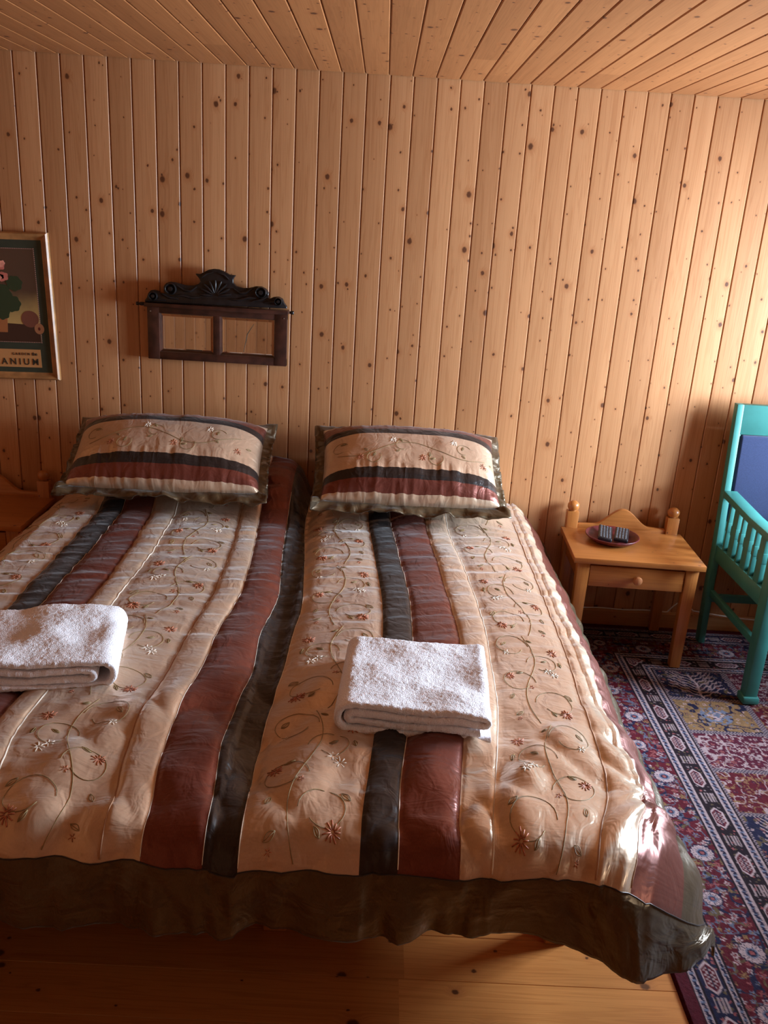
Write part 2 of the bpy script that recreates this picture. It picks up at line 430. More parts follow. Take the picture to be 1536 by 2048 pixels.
# window on the right wall
mg, ntg, bsg = new_mat('window_glass'); gg = NT(ntg)
tr = gg.n('ShaderNodeBsdfTransparent'); gl = gg.n('ShaderNodeBsdfGlossy'); gl.inputs['Roughness'].default_value = .02
fr = gg.n('ShaderNodeFresnel'); mx = gg.n('ShaderNodeMixShader'); gg.l(fr.outputs[0], mx.inputs[0]); gg.l(tr.outputs[0], mx.inputs[1]); gg.l(gl.outputs[0], mx.inputs[2])
gg.l(mx.outputs[0], ntg.nodes['Material Output'].inputs[0])
def window(name, y0_, y1_, z0_, z1_):
    win = empty(name, (ROOM_R, (y0_ + y1_) / 2, z0_)); win['kind'] = 'structure'
    wy, wz = (y1_ - y0_) / 2, z1_ - z0_
    bf = bmesh.new()
    for (y0, y1, z0, z1) in ((-wy, -wy + .05, 0, wz), (wy - .05, wy, 0, wz), (-wy, wy, 0, .05), (-wy, wy, wz - .05, wz), (-.02, .02, 0, wz)):
        add_box(bf, (.03, y0, z0), (.09, y1, z1), .003)
    from_bm('window_frame', bf, M_TRIM, win)
    bf = bmesh.new(); add_box(bf, (-.06, -wy - .04, -.03), (.05, wy + .04, -.002), .004); from_bm('window_sill', bf, M_TRIM, win)
    bf = bmesh.new(); add_box(bf, (.055, -wy + .04, .04), (.059, wy - .04, wz - .04)); from_bm('window_pane', bf, mg, win)


window('window_1', WIN_Y0, WIN_Y1, WIN_Z0, WIN_Z1)
window('window_2', W2_Y0, W2_Y1, W2_Z0, W2_Z1)


# ------------------------------------------------------------------ rug (pattern knotted in coloured yarn, one yarn per mesh point)
def build_rug():
    W_, L_ = 1.52, 2.55; st = .0031
    nu, nv = int(W_ / st), int(L_ / st)
    u = (np.arange(nu) + .5) * st; v = (np.arange(nv) + .5) * st
    U, V = np.meshgrid(u, v)           # U from the left edge, V from the wall edge
    RED = np.array((.135, .010, .022)); NAVY = np.array((.018, .020, .060)); IV = np.array((.62, .54, .50)); GOLD = np.array((.34, .23, .095))
    LB = np.array((.20, .27, .36)); ROSE = np.array((.40, .13, .12)); BLK = np.array((.02, .010, .016)); OL = np.array((.16, .13, .06))
    C = np.zeros(U.shape + (3,)) + RED
    def put(m, c): C[m] = c
    du = U; dv = V + .0
    left = du < dv
    d = np.minimum(du, dv); t = np.where(left, V, U)
    # scattered small florets for any ground
    def scatter(mask, sp, seed, cols, rmin=.004, rmax=.009, ring=True):
        gx = np.floor(U / sp).astype(int); gy = np.floor(V / sp).astype(int)
        best = np.full(U.shape, 9.0); pick = np.zeros(U.shape, int)
        for ox in (-1, 0, 1):
            for oy in (-1, 0, 1):
                ix, iy = gx + ox, gy + oy
                hh = (ix * 73856093 ^ iy * 19349663 ^ seed * 83492791) & 0xffffff
                jx = ((hh >> 3) % 97) / 97; jy = ((hh >> 9) % 89) / 89
                dx = U - (ix + .2 + .6 * jx) * sp; dy = V - (iy + .2 + .6 * jy) * sp
                r = np.hypot(dx, dy); th = np.arctan2(dy, dx)
                rr = rmin + (rmax - rmin) * ((hh >> 13) % 31) / 31
                q = r / (rr * (1 + .35 * np.cos((4 + hh % 3) * th + jx * 6)))
                sel = q < best; best = np.where(sel, q, best); pick = np.where(sel, (hh >> 5) % len(cols), pick)
        for i, c in enumerate(cols):
            m = mask & (pick == i)
            if ring:
                put(m & (best < 1) & (best > .55), c); put(m & (best < .3), GOLD if i % 2 else ROSE)
            else: put(m & (best < 1), c)
    def scroll(mask, f, seed, c, w=.12):
        n = vnoise(U * f, V * f, seed) + .5 * vnoise(U * f * 2.1, V * f * 2.1, seed + 1)
        put(mask & (np.abs(n) < w), c)
    # band limits
    E0, G1, H1, G2, MB, G3, H2, G4 = .040, .066, .128, .150, .285, .318, .378, .412
    EDGE = d < E0
    def guard(a, b):
        m = (d >= a) & (d < b); put(m, IV * .9)
        w = b - a; c = (a + b) / 2
        ph = (t / .021) % 1
        zig = np.abs((d - c) / w + .22 * np.where(ph < .5, 1, -1) * (np.abs((ph % .5) - .25) * 4 - .5))
        put(m & (zig < .16), NAVY); put(m & (np.abs(d - c) < w * .20) & (np.abs(ph - .5) < .12), LB)
        put((np.abs(d - a) < .0032) | (np.abs(d - b) < .0032), BLK)
    # outer hex band, inner hex band
    for a, b, ground, sp in ((G1, H1, NAVY, .16), (G3, H2, BLK, .205)):
        m = (d >= a) & (d < b); put(m, ground)
        scatter(m, .018, 5, [ROSE, IV * .6, OL], .002, .005, False)
        c = (a + b) / 2; w = (b - a) / 2
        tt = ((t - .555 + sp / 2) % sp) - sp / 2
        q = np.abs(d - c) / (w * .66); hx = np.maximum(q, np.abs(tt) / .052 + q * .45)
        put(m & (hx < 1.0), IV); put(m & (hx < .82), RED)
        put(m & (hx < .68) & (((np.floor(d / .0065) + np.floor(t / .0065)) % 2) == 0), IV * .8)
        put(m & (hx < .68) & (np.abs(q) < .1), NAVY)
        t2 = ((t - .555) % sp) - sp / 2
        rr = np.maximum(np.abs(t2) / .022, np.abs(d - c) / (w * .75))
        put(m & (rr < 1) & (((np.floor(d / .005)) % 2) == 0), IV * .7)
    # main floral border
    m = (d >= G2) & (d < MB); put(m, RED)
    scroll(m, 16, 3, NAVY, .16); scroll(m, 24, 8, LB * .7, .07); scroll(m, 19, 14, OL, .06)
    scatter(m, .028, 11, [IV, LB, IV * .8, GOLD, ROSE], .005, .010)
    c = (G2 + MB) / 2
    for spc, off_, R0 in ((.185, .06, .034),):
        k = np.floor((t - off_) / spc + .5); tt = (t - off_) - k * spc; dd = d - c - .018 * np.where(k % 2 == 0, 1, -1)
        r = np.hypot(tt, dd); th = np.arctan2(dd, tt)
        R1 = R0 * np.where(k % 2 == 0, 1.0, .78)
        pet = R1 * (.86 + .14 * np.abs(np.cos(8 * th)))
        put(m & (r < pet + .004), NAVY); put(m & (r < pet), IV); put(m & (r < R1 * .86) & (np.abs(np.sin(8 * th)) < .28), NAVY)
        put(m & (r < R1 * .5), LB); put(m & (r < R1 * .34), NAVY); put(m & (r < R1 * .2), ROSE)
    # field of compartments
    F = d >= G4
    cu, cv = .30, .235
    iu = np.floor((U - G4) / cu).astype(int); iv = np.floor((V - G4) / cv).astype(int)
    style = (iu * 2 + iv) % 4
    fu = (U - G4) / cu - iu; fv = (V - G4) / cv - iv
    # tree panels
    ms = F & (style == 0); put(ms, NAVY); scatter(ms, .03, 21, [IV, ROSE, LB], .004, .008); scroll(ms, 30, 31, OL, .09)
    def tree(m):
        x = (fu - .5) * cu; y = (1 - fv) * cv
        put(m & (np.abs(x + .006 * np.sin(y * 40)) < .0045) & (y < cv * .85), IV)
        for j in range(7):
            y0 = .02 + j * .026
            for sg in (-1, 1):
                yy = y0 + np.abs(x) * .75 + .004 * np.sin(np.abs(x) * 160 + j)
                put(m & (sg * x > 0) & (np.abs(x) < .115 - .009 * j) & (np.abs(y - yy) < .0032), IV)
                put(m & (sg * x > .035) & (np.abs(x) < .10) & (np.abs(y - yy - (np.abs(x) - .035) * .9) < .0028), IV * .85)
    tree(ms)
    ms = F & (style == 1); put(ms, GOLD); scatter(ms, .024, 41, [NAVY, OL, IV, LB], .004, .008); scroll(ms, 20, 43, NAVY, .10)
    rx = np.hypot((fu - .5) * cu, (fv - .5) * cv); put(ms & (rx < .06) & (vnoise(U * 90, V * 90, 4) > -.2), LB); put(ms & (rx < .035) & (vnoise(U * 120, V * 120, 4) > 0), IV)
    ms = F & (style == 2); put(ms, RED * .8 + NAVY * .3); scatter(ms, .022, 51, [IV, IV, IV * .8, ROSE], .004, .009); scroll(ms, 26, 53, IV * .85, .13)
    ms = F & (style == 3); put(ms, RED); scatter(ms, .026, 61, [NAVY, IV, GOLD], .005, .009); scroll(ms, 22, 63, IV * .9, .10); scroll(ms, 34, 66, GOLD, .08)
    ln = F & ((np.minimum(fu, 1 - fu) * cu < .012) | (np.minimum(fv, 1 - fv) * cv < .010))
    put(ln, IV * .7); put(ln & ((np.floor(U / .006) + np.floor(V / .006)) % 2 == 0), NAVY)
    guard(E0, G1); guard(H1, G2); guard(MB, G3); guard(H2, G4)
    put(EDGE, RED * .8)
    C *= (1 + .16 * vnoise(U * 160, V * 160, 77))[..., None]
    C = np.clip(C * np.array((.72, .62, .68)), 0, 1)
    a = R(1.2)
    X = .812 + U * math.cos(a) + (V - 2.05) * math.sin(a) * -1 * -1; Y = -.022 - V + U * 0
    Z = .007 + .0012 * vnoise(U * 3, V * 3, 9) + .0006 * vnoise(U * 250, V * 250, 5)
    X = .812 + U + (2.05 - V) * .0
    edge = (U < st * 2) | (U > W_ - st * 3) | (V < st * 2) | (V > L_ - st * 3)
    Z = np.where(edge, .0005, Z)
    me = grid_mesh('rug', np.stack([X, Y, Z], -1).reshape(-1, 3), nu, nv)
    ca = me.color_attributes.new('yarn', 'FLOAT_COLOR', 'POINT')
    buf = np.ones((nu * nv, 4), dtype=np.float32); buf[:, :3] = C.reshape(-1, 3); ca.data.foreach_set('color', buf.ravel())
    m, nt, bs = new_mat('rug_yarn'); g = NT(nt)
    at = g.n('ShaderNodeVertexColor', layer_name='yarn')
    tc = g.n('ShaderNodeTexCoord').outputs['Object']
    g.l(g.mix(g.mr(g.noise(tc, 500, 2), .3, .7), at.outputs[0], g.mix(1.0, at.outputs[0], (.72, .70, .74, 1), 'MULTIPLY')), bs.inputs['Base Color'])
    bs.inputs['Roughness'].default_value = .9; bs.inputs['Specular IOR Level'].default_value = .15
    
    g.l(g.bump(g.noise(tc, 420, 2), .6, .002), bs.inputs['Normal'])
    o = link('rug', me, m)
    # normals face down because V runs towards -Y: flip
    me.flip_normals()
    tag(o, 'red and navy oriental rug with ivory floral borders and hexagon bands on the pine floor', 'rug')
    return o


build_rug()

# ------------------------------------------------------------------ bed under the spread
BED_L, BED_RX = -1.17, .60
bed = empty('double_bed', (-.28, -1.15, 0), label='double bed made of two pine divans, hidden under the striped satin bedspread', cat='bed')
def bb(x0, x1, y0, y1, z0, z1, bev=.005):
    b = bmesh.new(); add_box(b, (x0 + .28, y0 + 1.15, z0), (x1 + .28, y1 + 1.15, z1), bev); return b
for x0, x1 in ((BED_L, -.262), (-.238, BED_RX)):
    from_bm('bed_base', bb(x0, x1, -2.02, -.03, .17, .34, .01), M_PINE, bed)
    b = bb(x0 + .01, x1 - .01, -2.18, -.03, .34, .535, .045)
    from_bm('mattress', b, M_TERRY, bed, smooth=True)
    for lx in (x0 + .06, x1 - .06):
        for ly in (-1.9, -.10):
            from_bm('leg', bb(lx - .03, lx + .03, ly - .03, ly + .03, 0, .17), M_PINEV, bed)

# ------------------------------------------------------------------ bedspread
Z0 = .585
ED = {
 1: [(0.381, -1.053), (0.877, -1.054), (1.416, -1.04)],
 2: [(0.365, -0.964), (0.862, -0.957), (1.405, -0.955)],
 3: [(0.346, -0.854), (0.842, -0.824), (1.348, -0.82)],
 4: [(0.361, -0.76), (0.829, -0.74), (1.316, -0.751), (1.834, -0.755), (1.972, -0.769), (2.138, -0.737)],
 5: [(0.469, -0.501), (0.789, -0.477), (1.215, -0.47), (1.452, -0.49), (1.742, -0.503), (1.949, -0.509), (2.118, -0.496), (2.2, -0.478)],
 6: [(0.457, -0.428), (0.777, -0.402), (1.17, -0.385), (1.414, -0.413), (1.615, -0.413), (1.822, -0.427), (2.029, -0.426), (2.172, -0.411), (2.22, -.403)],
 7: [(0.438, -0.318), (0.762, -0.301), (1.139, -0.27), (1.4, -0.295), (1.626, -0.283), (1.767, -0.296), (1.956, -0.303), (2.141, -0.29), (2.22, -0.281)],
 8: [(0.427, -0.25), (0.75, -0.22), (1.197, -0.188), (1.43, -0.201), (1.592, -0.202), (1.758, -0.212), (1.966, -0.218), (2.063, -0.22), (2.207, -0.213)],
 9: [(0.384, -0.002), (1.146, 0.059), (1.383, 0.063), (1.935, 0.043), (2.128, 0.029), (2.22, 0.022)],
 10: [(0.37, 0.083), (1.134, 0.148), (1.433, 0.15), (1.907, 0.123), (2.107, 0.101), (2.22, 0.096)],
 11: [(0.347, 0.222), (1.118, 0.273), (1.386, 0.288), (1.895, 0.257), (2.112, 0.231), (2.22, 0.216)],
 12: [(0.333, 0.304), (1.106, 0.363), (1.392, 0.368), (1.788, 0.352), (1.981, 0.324), (2.218, 0.289)],
 13: [(0.283, 0.599), (1.075, 0.598), (1.465, 0.595), (1.711, 0.581), (1.906, 0.576), (2.029, 0.563), (2.165, 0.532), (2.25, .52)],
}
B_FOOT, B_HEM, B_END = 2.22, 2.325, 2.468
S0, S1 = -2, 16


def edges_at(b):
    """arc position across the bed of every seam (S0..S1) at distance b from the wall"""
    b = np.asarray(b, float); out = {}
    for k, tb in ED.items():
        t = np.array(tb); bb_ = t[:, 0]; xx = t[:, 1]
        v = np.interp(b, bb_, xx)
        # light smoothing
        v = (v + np.interp(b - .05, bb_, xx) + np.interp(b + .05, bb_, xx)) / 3
        out[k] = v
    out[14] = out[13] + .10; out[15] = out[13] + .225; out[16] = out[13] + .42
    out[0] = out[1] - .30; out[-1] = out[0] - .14; out[-2] = out[-1] - .20
    return np.stack([out[k] for k in range(S0, S1 + 1)], -1)


def cumprof(e, knots):
    """integrate a bending profile: knots = [(e, angle_deg)] -> (dx, dz)"""
    ee = np.linspace(0, 1.2, 1201); ang = np.radians(np.interp(ee, [k[0] for k in knots], [k[1] for k in knots]))
    dx = np.concatenate([[0], np.cumsum(np.cos((ang[1:] + ang[:-1]) / 2)) * .001]); dz = np.concatenate([[0], np.cumsum(np.sin((ang[1:] + ang[:-1]) / 2)) * .001])
    e = np.maximum(e, 0); return np.interp(e, ee, dx), np.interp(e, ee, dz)


def base_pos(a, b, s):
    xr = edges_at(b)[..., 13 - S0]
    ex = a - xr
    xl = -1.16; el = xl - a
    dxr, dzr = cumprof(ex + .02, [(0, 0), (.12, 52), (.27, 56), (.35, 86), (.8, 88)])
    dxl, dzl = cumprof(el, [(0, 0), (.06, 22), (.16, 40), (.26, 70), (.34, 88), (.9, 88)])
    X = np.where(ex > -.02, xr - .02 + dxr, np.where(el > 0, xl - dxl, a))
    dyf, dzf = cumprof(b - B_FOOT, [(0, 0), (.12, 84), (.2, 87), (.5, 88)])
    Y = -np.where(b > B_FOOT, B_FOOT + dyf, b)
    Z = Z0 - np.where(ex > -.02, dzr, 0) - np.where(el > 0, dzl, 0) - dzf
    # head end: the sleeping pillows underneath lift the spread
    ins = sstep(X, -1.22, -1.0) * (1 - sstep(X, .42, .60))
    val = 1 - .85 * np.exp(-((X + .235) / .055) ** 2)
    lift = .135 * (1 - sstep(b, .16, .50))
    Z = Z + lift * ins * val
    # each mattress is a little crowned
    for c_, h_ in ((-.70, .46), (.18, .43)):
        q_ = np.clip((X - c_) / h_, -1.05, 1.05); Z = Z + .018 * (1 - q_ ** 2) * (np.abs(X - c_) < h_ * 1.05) * (1 - sstep(b, 2.1, 2.4)) - 0.006 * (np.abs(X - c_) < h_ * 1.05)
    # dip between the two mattresses
    Z = Z - .018 * np.exp(-((X + .245) / .05) ** 2) * (1 - sstep(b, 2.1, 2.3))
    return np.stack([X, Y, Z], -1)


def wrinkles(a, b, s, X):
    top = 1 - sstep(b, 2.15, 2.3)
    fr = s - np.floor(s)
    puff = .006 * (np.sin(np.pi * fr) ** .6 - .6)
    head = 1 - sstep(b, 1.2, 1.75)
    # many fine gathers running across, slightly diagonal, on the head half
    q = b * 30 + a * 7 + .9 * vnoise(a * 5, b * 5, 3)
    g1 = vnoise(a * 4.5, q, 11) * .0050 * (.15 + .85 * head) * (1 - sstep(b, 2.0, 2.3))
    g2 = vnoise(a * 9 + 40, b * 55 + a * 16, 12) * .0022 * (.3 + .7 * head)
    # larger soft folds
    q2 = (a * .75 + b * .55)
    g3 = vnoise(q2 * 9, (b - a) * 2.2, 21) * .008 * (.6 + .4 * sstep(b, 1.3, 1.8))
    g4 = (vnoise(a * 11, b * 5.0 + a * 6, 22) * .012 + np.abs(vnoise(a * 7 + b * 5, b * 6 - a * 9, 23)) * .016) * sstep(b, 1.5, 1.9)
    seam = -.003 * np.exp(-(np.minimum(fr, 1 - fr) / .06) ** 2) * (1 + .9 * vnoise(b * 45, s * 0 + np.round(s) * 7, 5))
    return puff * top + g1 + g2 + g3 * top + g4 + seam


# landmarks of the hanging foot corner: (distance past the side seam, b) -> measured place
CORNER = [(-.17, B_END, (1050, 1880), -2.32), (-.17, B_HEM, (1040, 1764), -2.315), (-.10, B_END, (1118, 1880), -2.31), (-.045, B_END, (1168, 1908), -2.32), (-.08, B_HEM, (1130, 1757), -2.31), (0, B_HEM, (1180, 1765), -2.31), (.10, B_HEM, (1256, 1790), -2.33), (.225, B_HEM, (1360, 1843), -2.27),
          (-.08, B_END, (1140, 1884), -2.31), (0, B_END, (1203, 1935), -2.345), (.10, B_END, (1262, 1965), -2.36), (.225, B_END, (1345, 1940), -2.30), (.42, B_END, (1431, 1895), -2.20),
          (0, B_FOOT, (1204, 1650), -2.20), (.10, B_FOOT, (1286, 1640), -2.17), (.225, B_FOOT, (1366, 1700), -2.13),
          (0, 2.41, (1190, 1850), -2.325), (.10, 2.41, (1260, 1880), -2.345), (.225, 2.41, (1352, 1893), -2.29)]
_ctr = []; _dsp = []
for ex_, b_, p_, y_ in CORNER:
    xr_ = float(edges_at(b_)[13 - S0]); a_ = xr_ + ex_
    base_ = base_pos(np.array(a_), np.array(b_), np.array(13.0))
    _ctr.append((ex_, b_)); _dsp.append(at_y(p_, y_) - base_)
for ex_, b_, P_ in ((.42, B_HEM, (.80, -2.13, .27)), (.42, B_FOOT, (.805, -2.06, .25)), (.42, 2.0, (.80, -1.95, .24))):
    xr_ = float(edges_at(b_)[13 - S0]); base_ = base_pos(np.array(xr_ + ex_), np.array(b_), np.array(13.0))
    _ctr.append((ex_, b_)); _dsp.append(np.array(P_) - base_)
CORNER_REST = (-.30, -.42)
for ex_ in CORNER_REST:
    for b_ in (2.1, 2.3, 2.49): _ctr.append((ex_, b_)); _dsp.append(np.zeros(3))
for ex_ in (-.05, .1, .225, .42):
    _ctr.append((ex_, 1.5)); _dsp.append(np.zeros(3))
_ctr = np.array(_ctr); _dsp = np.array(_dsp)
SIG = .105
def _ker(d2): return np.exp(-d2 / (2 * SIG * SIG))
_K = _ker(((_ctr[:, None] - _ctr[None]) ** 2).sum(-1)) + np.eye(len(_ctr)) * 5e-2
_W = np.linalg.solve(_K, _dsp)


def spread_pos(s, b):
    """cloth surface: s = seam coordinate across, b = distance from the wall along the cloth"""
    s, b = np.broadcast_arrays(np.asarray(s, float), np.asarray(b, float))
    E_ = edges_at(np.minimum(b, 2.22)); k = np.clip(np.floor(s).astype(int) - S0, 0, S1 - S0 - 1)
    fr = s - S0 - k
    e0 = np.take_along_axis(E_, k[..., None], -1)[..., 0]; e1 = np.take_along_axis(E_, k[..., None] + 1, -1)[..., 0]
    a = e0 + (e1 - e0) * fr
    P = base_pos(a, b, s)
    w = wrinkles(a, b, s, P[..., 0])
    ex = a - E_[..., 13 - S0]
    side = sstep(ex, .0, .10); lft = sstep(-1.16 - a, 0, .15); ft = sstep(b, B_FOOT, B_FOOT + .1)
    # gathers on the right drape run out over the edge
    gat = side * (1 - ft) * (.006 * vnoise(b * 17 + ex * 9, ex * 2, 51) + .0035 * vnoise(b * 38 + ex * 22, ex * 3, 52))
    fall = ft * sstep(b, B_FOOT + .06, B_END) * (1 - sstep(ex, -.18, -.05))
    rip = fall * (.013 * vnoise(a * 6.5, b * 1.5, 61) + .016 * vnoise(a * 17, b * 2.0, 62) + .007 * vnoise(a * 40, b * 9, 63))
    rip = rip + ft * (.005 * vnoise(a * 45, b * 10, 64) + .006 * vnoise(a * 20 + b * 14, b * 3, 65)) * (1 - sstep(ex, .05, .2) * .6)
    n = np.stack([side * .75 * (1 - ft) - lft * .75, -ft, (1 - ft) * (1 - .35 * side) + .0 * ft], -1)
    n = n / np.linalg.norm(n, axis=-1, keepdims=True)
    P = P + n * (w * (1 - .5 * ft) + gat + rip)[..., None]
    P[..., 2] += fall * .006 * vnoise(a * 3.1, b * 0, 66)
    d2 = (ex[..., None] - _ctr[:, 0]) ** 2 + (b[..., None] - _ctr[:, 1]) ** 2
    P = P + _ker(d2) @ _W
    P[..., 2] = np.maximum(P[..., 2], .02)
    return P, a


NS = 14
svals = []
for k in range(S0, S1):
    n_ = NS
    svals += [k + i / n_ for i in range(n_)]
svals = np.array(svals + [S1])
bvals = np.concatenate([np.arange(.035, 2.20, .0095), np.arange(2.20, B_HEM - .003, .0075), [B_HEM], np.linspace(B_HEM, B_END, 26)[1:]])
SS, BB = np.meshgrid(svals, bvals)
PP, AA = spread_pos(SS, BB)
MT = {-2: 2, -1: 0, 0: 0, 1: 2, 2: 1, 3: 0, 4: 0, 5: 0, 6: 1, 7: 2, 8: 0, 9: 2, 10: 1, 11: 3, 12: 0, 13: 3, 14: 1, 15: 4}
ks = np.floor((svals[:-1] + svals[1:]) / 2).astype(int)
mi = np.array([MT[k] for k in ks]); mi = np.broadcast_to(mi, (len(bvals) - 1, len(ks))).copy()
bm_mid = (bvals[:-1] + bvals[1:]) / 2
mi[bm_mid > B_HEM, :] = 4
me = grid_mesh('bedspread', PP.reshape(-1, 3), len(svals), len(bvals), uv=np.stack([AA, BB], -1).reshape(-1, 2), matidx=mi)
me.flip_normals()
spread = link('bedspread', me, [M_CREAM, M_RED, M_DARK, M_CREAM2, M_BORDER])
thick(spread, .006, -1)
tag(spread, 'satin bedspread in cream, russet and charcoal stripes with embroidered vines and dark olive border', 'bedspread')


def surf(s, b, lift=.0012):
    s = np.asarray(s, float); b = np.asarray(b, float)
    P, _ = spread_pos(s, b); e = .004
    Pu, _ = spread_pos(s + .02, b); Pv, _ = spread_pos(s, b + e)
    n = np.cross(Pv - P, Pu - P); n /= np.maximum(np.linalg.norm(n, axis=-1, keepdims=True), 1e-9)
    return P + n * lift, n


# seams / piping
bmp = {'pale': bmesh.new(), 'tan': bmesh.new(), 'dark': bmesh.new()}
for k, c, r_ in ((4, 'pale', .0026), (5, 'tan', .0018), (6, 'pale', .0014), (7, 'pale', .0008), (8, 'pale', .0010), (12, 'pale', .0016), (13, 'tan', .0024),
                 (1, 'pale', .0008), (2, 'pale', .0010), (10, 'pale', .0012), (11, 'tan', .0010), (3, 'tan', .001), (14, 'tan', .0012)):
    bq = np.arange(.30, B_HEM, .012); P, n = surf(np.full(bq.shape, float(k)), bq, .001)
    add_tube(bmp[c], P, r_, 6, .8, n)
sq = np.arange(-1.0, 15.99, .06); P, n = surf(sq, np.full(sq.shape, B_HEM), .0008); add_tube(bmp['dark'], P, .0016, 6, .8, n)
for nm_, bm_x, mm_ in (('pale_piping', bmp['pale'], M_THREAD_W), ('tan_piping', bmp['tan'], M_THREAD_B)): from_bm(nm_, bm_x, mm_, spread, smooth=True)['kind'] = 'stuff'
from_bm('hem_seam', bmp['dark'], M_DARK, spread, smooth=True)


# embroidery: motifs drawn in metres on a panel, laid on a cloth surface
class Stitch:
    def __init__(s, put): s.put = put; s.b = {'o': bmesh.new(), 'r': bmesh.new(), 'w': bmesh.new()}
    def line(s, pts, r, c='o'):
        P, n = s.put(np.array(pts)); 
        if P is not None and len(P) > 1: add_tube(s.b[c], P, r, 5, .6, n)
    def curl(s, x, y, r0, a0, turn, c='o', w=.0009, shrink=.35):
        n = max(8, int(abs(turn) / .25)); pts = []
        cx, cy = x - r0 * math.cos(a0), y - r0 * math.sin(a0)
        for i in range(n + 1):
            t = i / n; r_ = r0 * (1 - shrink * t); a_ = a0 + turn * t
            pts.append((cx + r_ * math.cos(a_), cy + r_ * math.sin(a_)))
        s.line(pts, w, c); return pts[-1], pts
    def flower(s, x, y, R0, c='r', n=10, ph=0.0):
        for k in range(n):
            a_ = ph + 2 * math.pi * k / n; L = R0 * (.8 + .2 * ((k * 7) % 3) / 2)
            s.line([(x + .18 * R0 * math.cos(a_), y + .18 * R0 * math.sin(a_)), (x + .6 * L * math.cos(a_ + .06), y + .6 * L * math.sin(a_ + .06)), (x + L * math.cos(a_), y + L * math.sin(a_))], R0 * .06 + .0004, c)
    def leaf(s, x, y, L, a_, c='o', fill=False):
        ca, sa = math.cos(a_), math.sin(a_); pts = []
        for i in range(9):
            t = i / 8; pts.append((t * L, .22 * L * math.sin(math.pi * t)))
        for i in range(7, -1, -1):
            t = i / 8; pts.append((t * L, -.22 * L * math.sin(math.pi * t)))
        s.line([(x + u * ca - v * sa, y + u * sa + v * ca) for u, v in pts], .0009, c)
        s.line([(x, y), (x + L * .9 * ca, y + L * .9 * sa)], .0016 if fill else .0008, c)


def motif(st, W, y0, flip=1, sc=1.0, mir=1):
    """one repeat (~.46 m long) of vine, curls, leaves, flowers; x centred, y along the cloth"""
    def X(x): return W / 2 + mir * x * W
    def Y(y): return y0 + flip * y * sc
    pts = [(X(.10 * math.sin(t * 6.28) + .05), Y(.46 * t)) for t in np.linspace(0, 1, 26)]
    st.line(pts, .0010)
    def curl(x, y, r, a, turn, **k):
        a2 = a if mir > 0 else math.pi - a; tn = turn * mir
        if flip < 0: a2, tn = -a2, -tn
        return st.curl(X(x), Y(y), r, a2, tn, **k)[0]
    rr = W * .20
    curl(.06, .10, rr * 1.15, 0, 5.6); curl(.0, .20, rr * 1.05, math.pi, -5.7)
    curl(.06, .31, rr * 1.0, 0, 5.3); curl(-.0, .40, rr * 1.1, math.pi, -5.8)
    st.flower(X(-.26), Y(.055), .022, 'r', 11); st.flower(X(.30), Y(.225), .019, 'r', 10, .3)
    st.flower(X(-.24), Y(.255), .018, 'w', 7); st.flower(X(-.17), Y(.272), .016, 'w', 6, .4)
    st.flower(X(-.30), Y(.385), .020, 'r', 9); st.flower(X(.06), Y(.175), .010, 'r', 5)
    st.flower(X(.30), Y(.36), .013, 'w', 6); st.flower(X(.26), Y(.02), .009, 'r', 5)
    for x, y, L, a in ((.22, .05, .028, .6), (-.10, .06, .022, 2.2), (.30, .13, .026, 1.2), (-.30, .15, .03, 2.4), (.14, .25, .024, .3), (-.12, .32, .022, 3.6), (.28, .42, .026, .9), (-.34, .33, .024, 1.8), (.0, .44, .02, 2.6)):
        st.leaf(X(x), Y(y), L, a if mir > 0 else math.pi - a, 'o', L < .025)


def panel_put(k, W):
    def put(p):
        s = k + np.clip(p[:, 0] / W, .03, .97); b = p[:, 1]
        ok = (b > .36) & (b < B_HEM - .006)
        s, b = s[ok], b[ok]
        if len(s) < 2: return None, None
        return surf(s, b, .0008)
    return put


allst = {'o': [], 'r': [], 'w': []}
sts = []
for k, W, y00, mir in ((0, .30, 2.30, 1), (4, .26, 2.31, 1), (8, .25, 2.31, -1), (12, .28, 2.31, 1)):
    st = Stitch(panel_put(k, W)); sts.append(st); y = y00; i = 0
    while y > .30:
        motif(st, W, y, -1, 1.0, mir * (1 if i % 2 == 0 else -1)); y -= .47; i += 1
def join_stitches(sts_, parent):
    b = bmesh.new()
    for st in sts_:
        for mi_, c in enumerate('orw'):
            for f in st.b[c].faces: f.material_index = mi_
            tmp = bpy.data.meshes.new('t'); st.b[c].to_mesh(tmp); b.from_mesh(tmp); bpy.data.meshes.remove(tmp); st.b[c].free()
    o = from_bm('embroidery', b, [M_THREAD_O, M_THREAD_R, M_THREAD_W], parent, smooth=True); o['kind'] = 'stuff'


join_stitches(sts, spread)


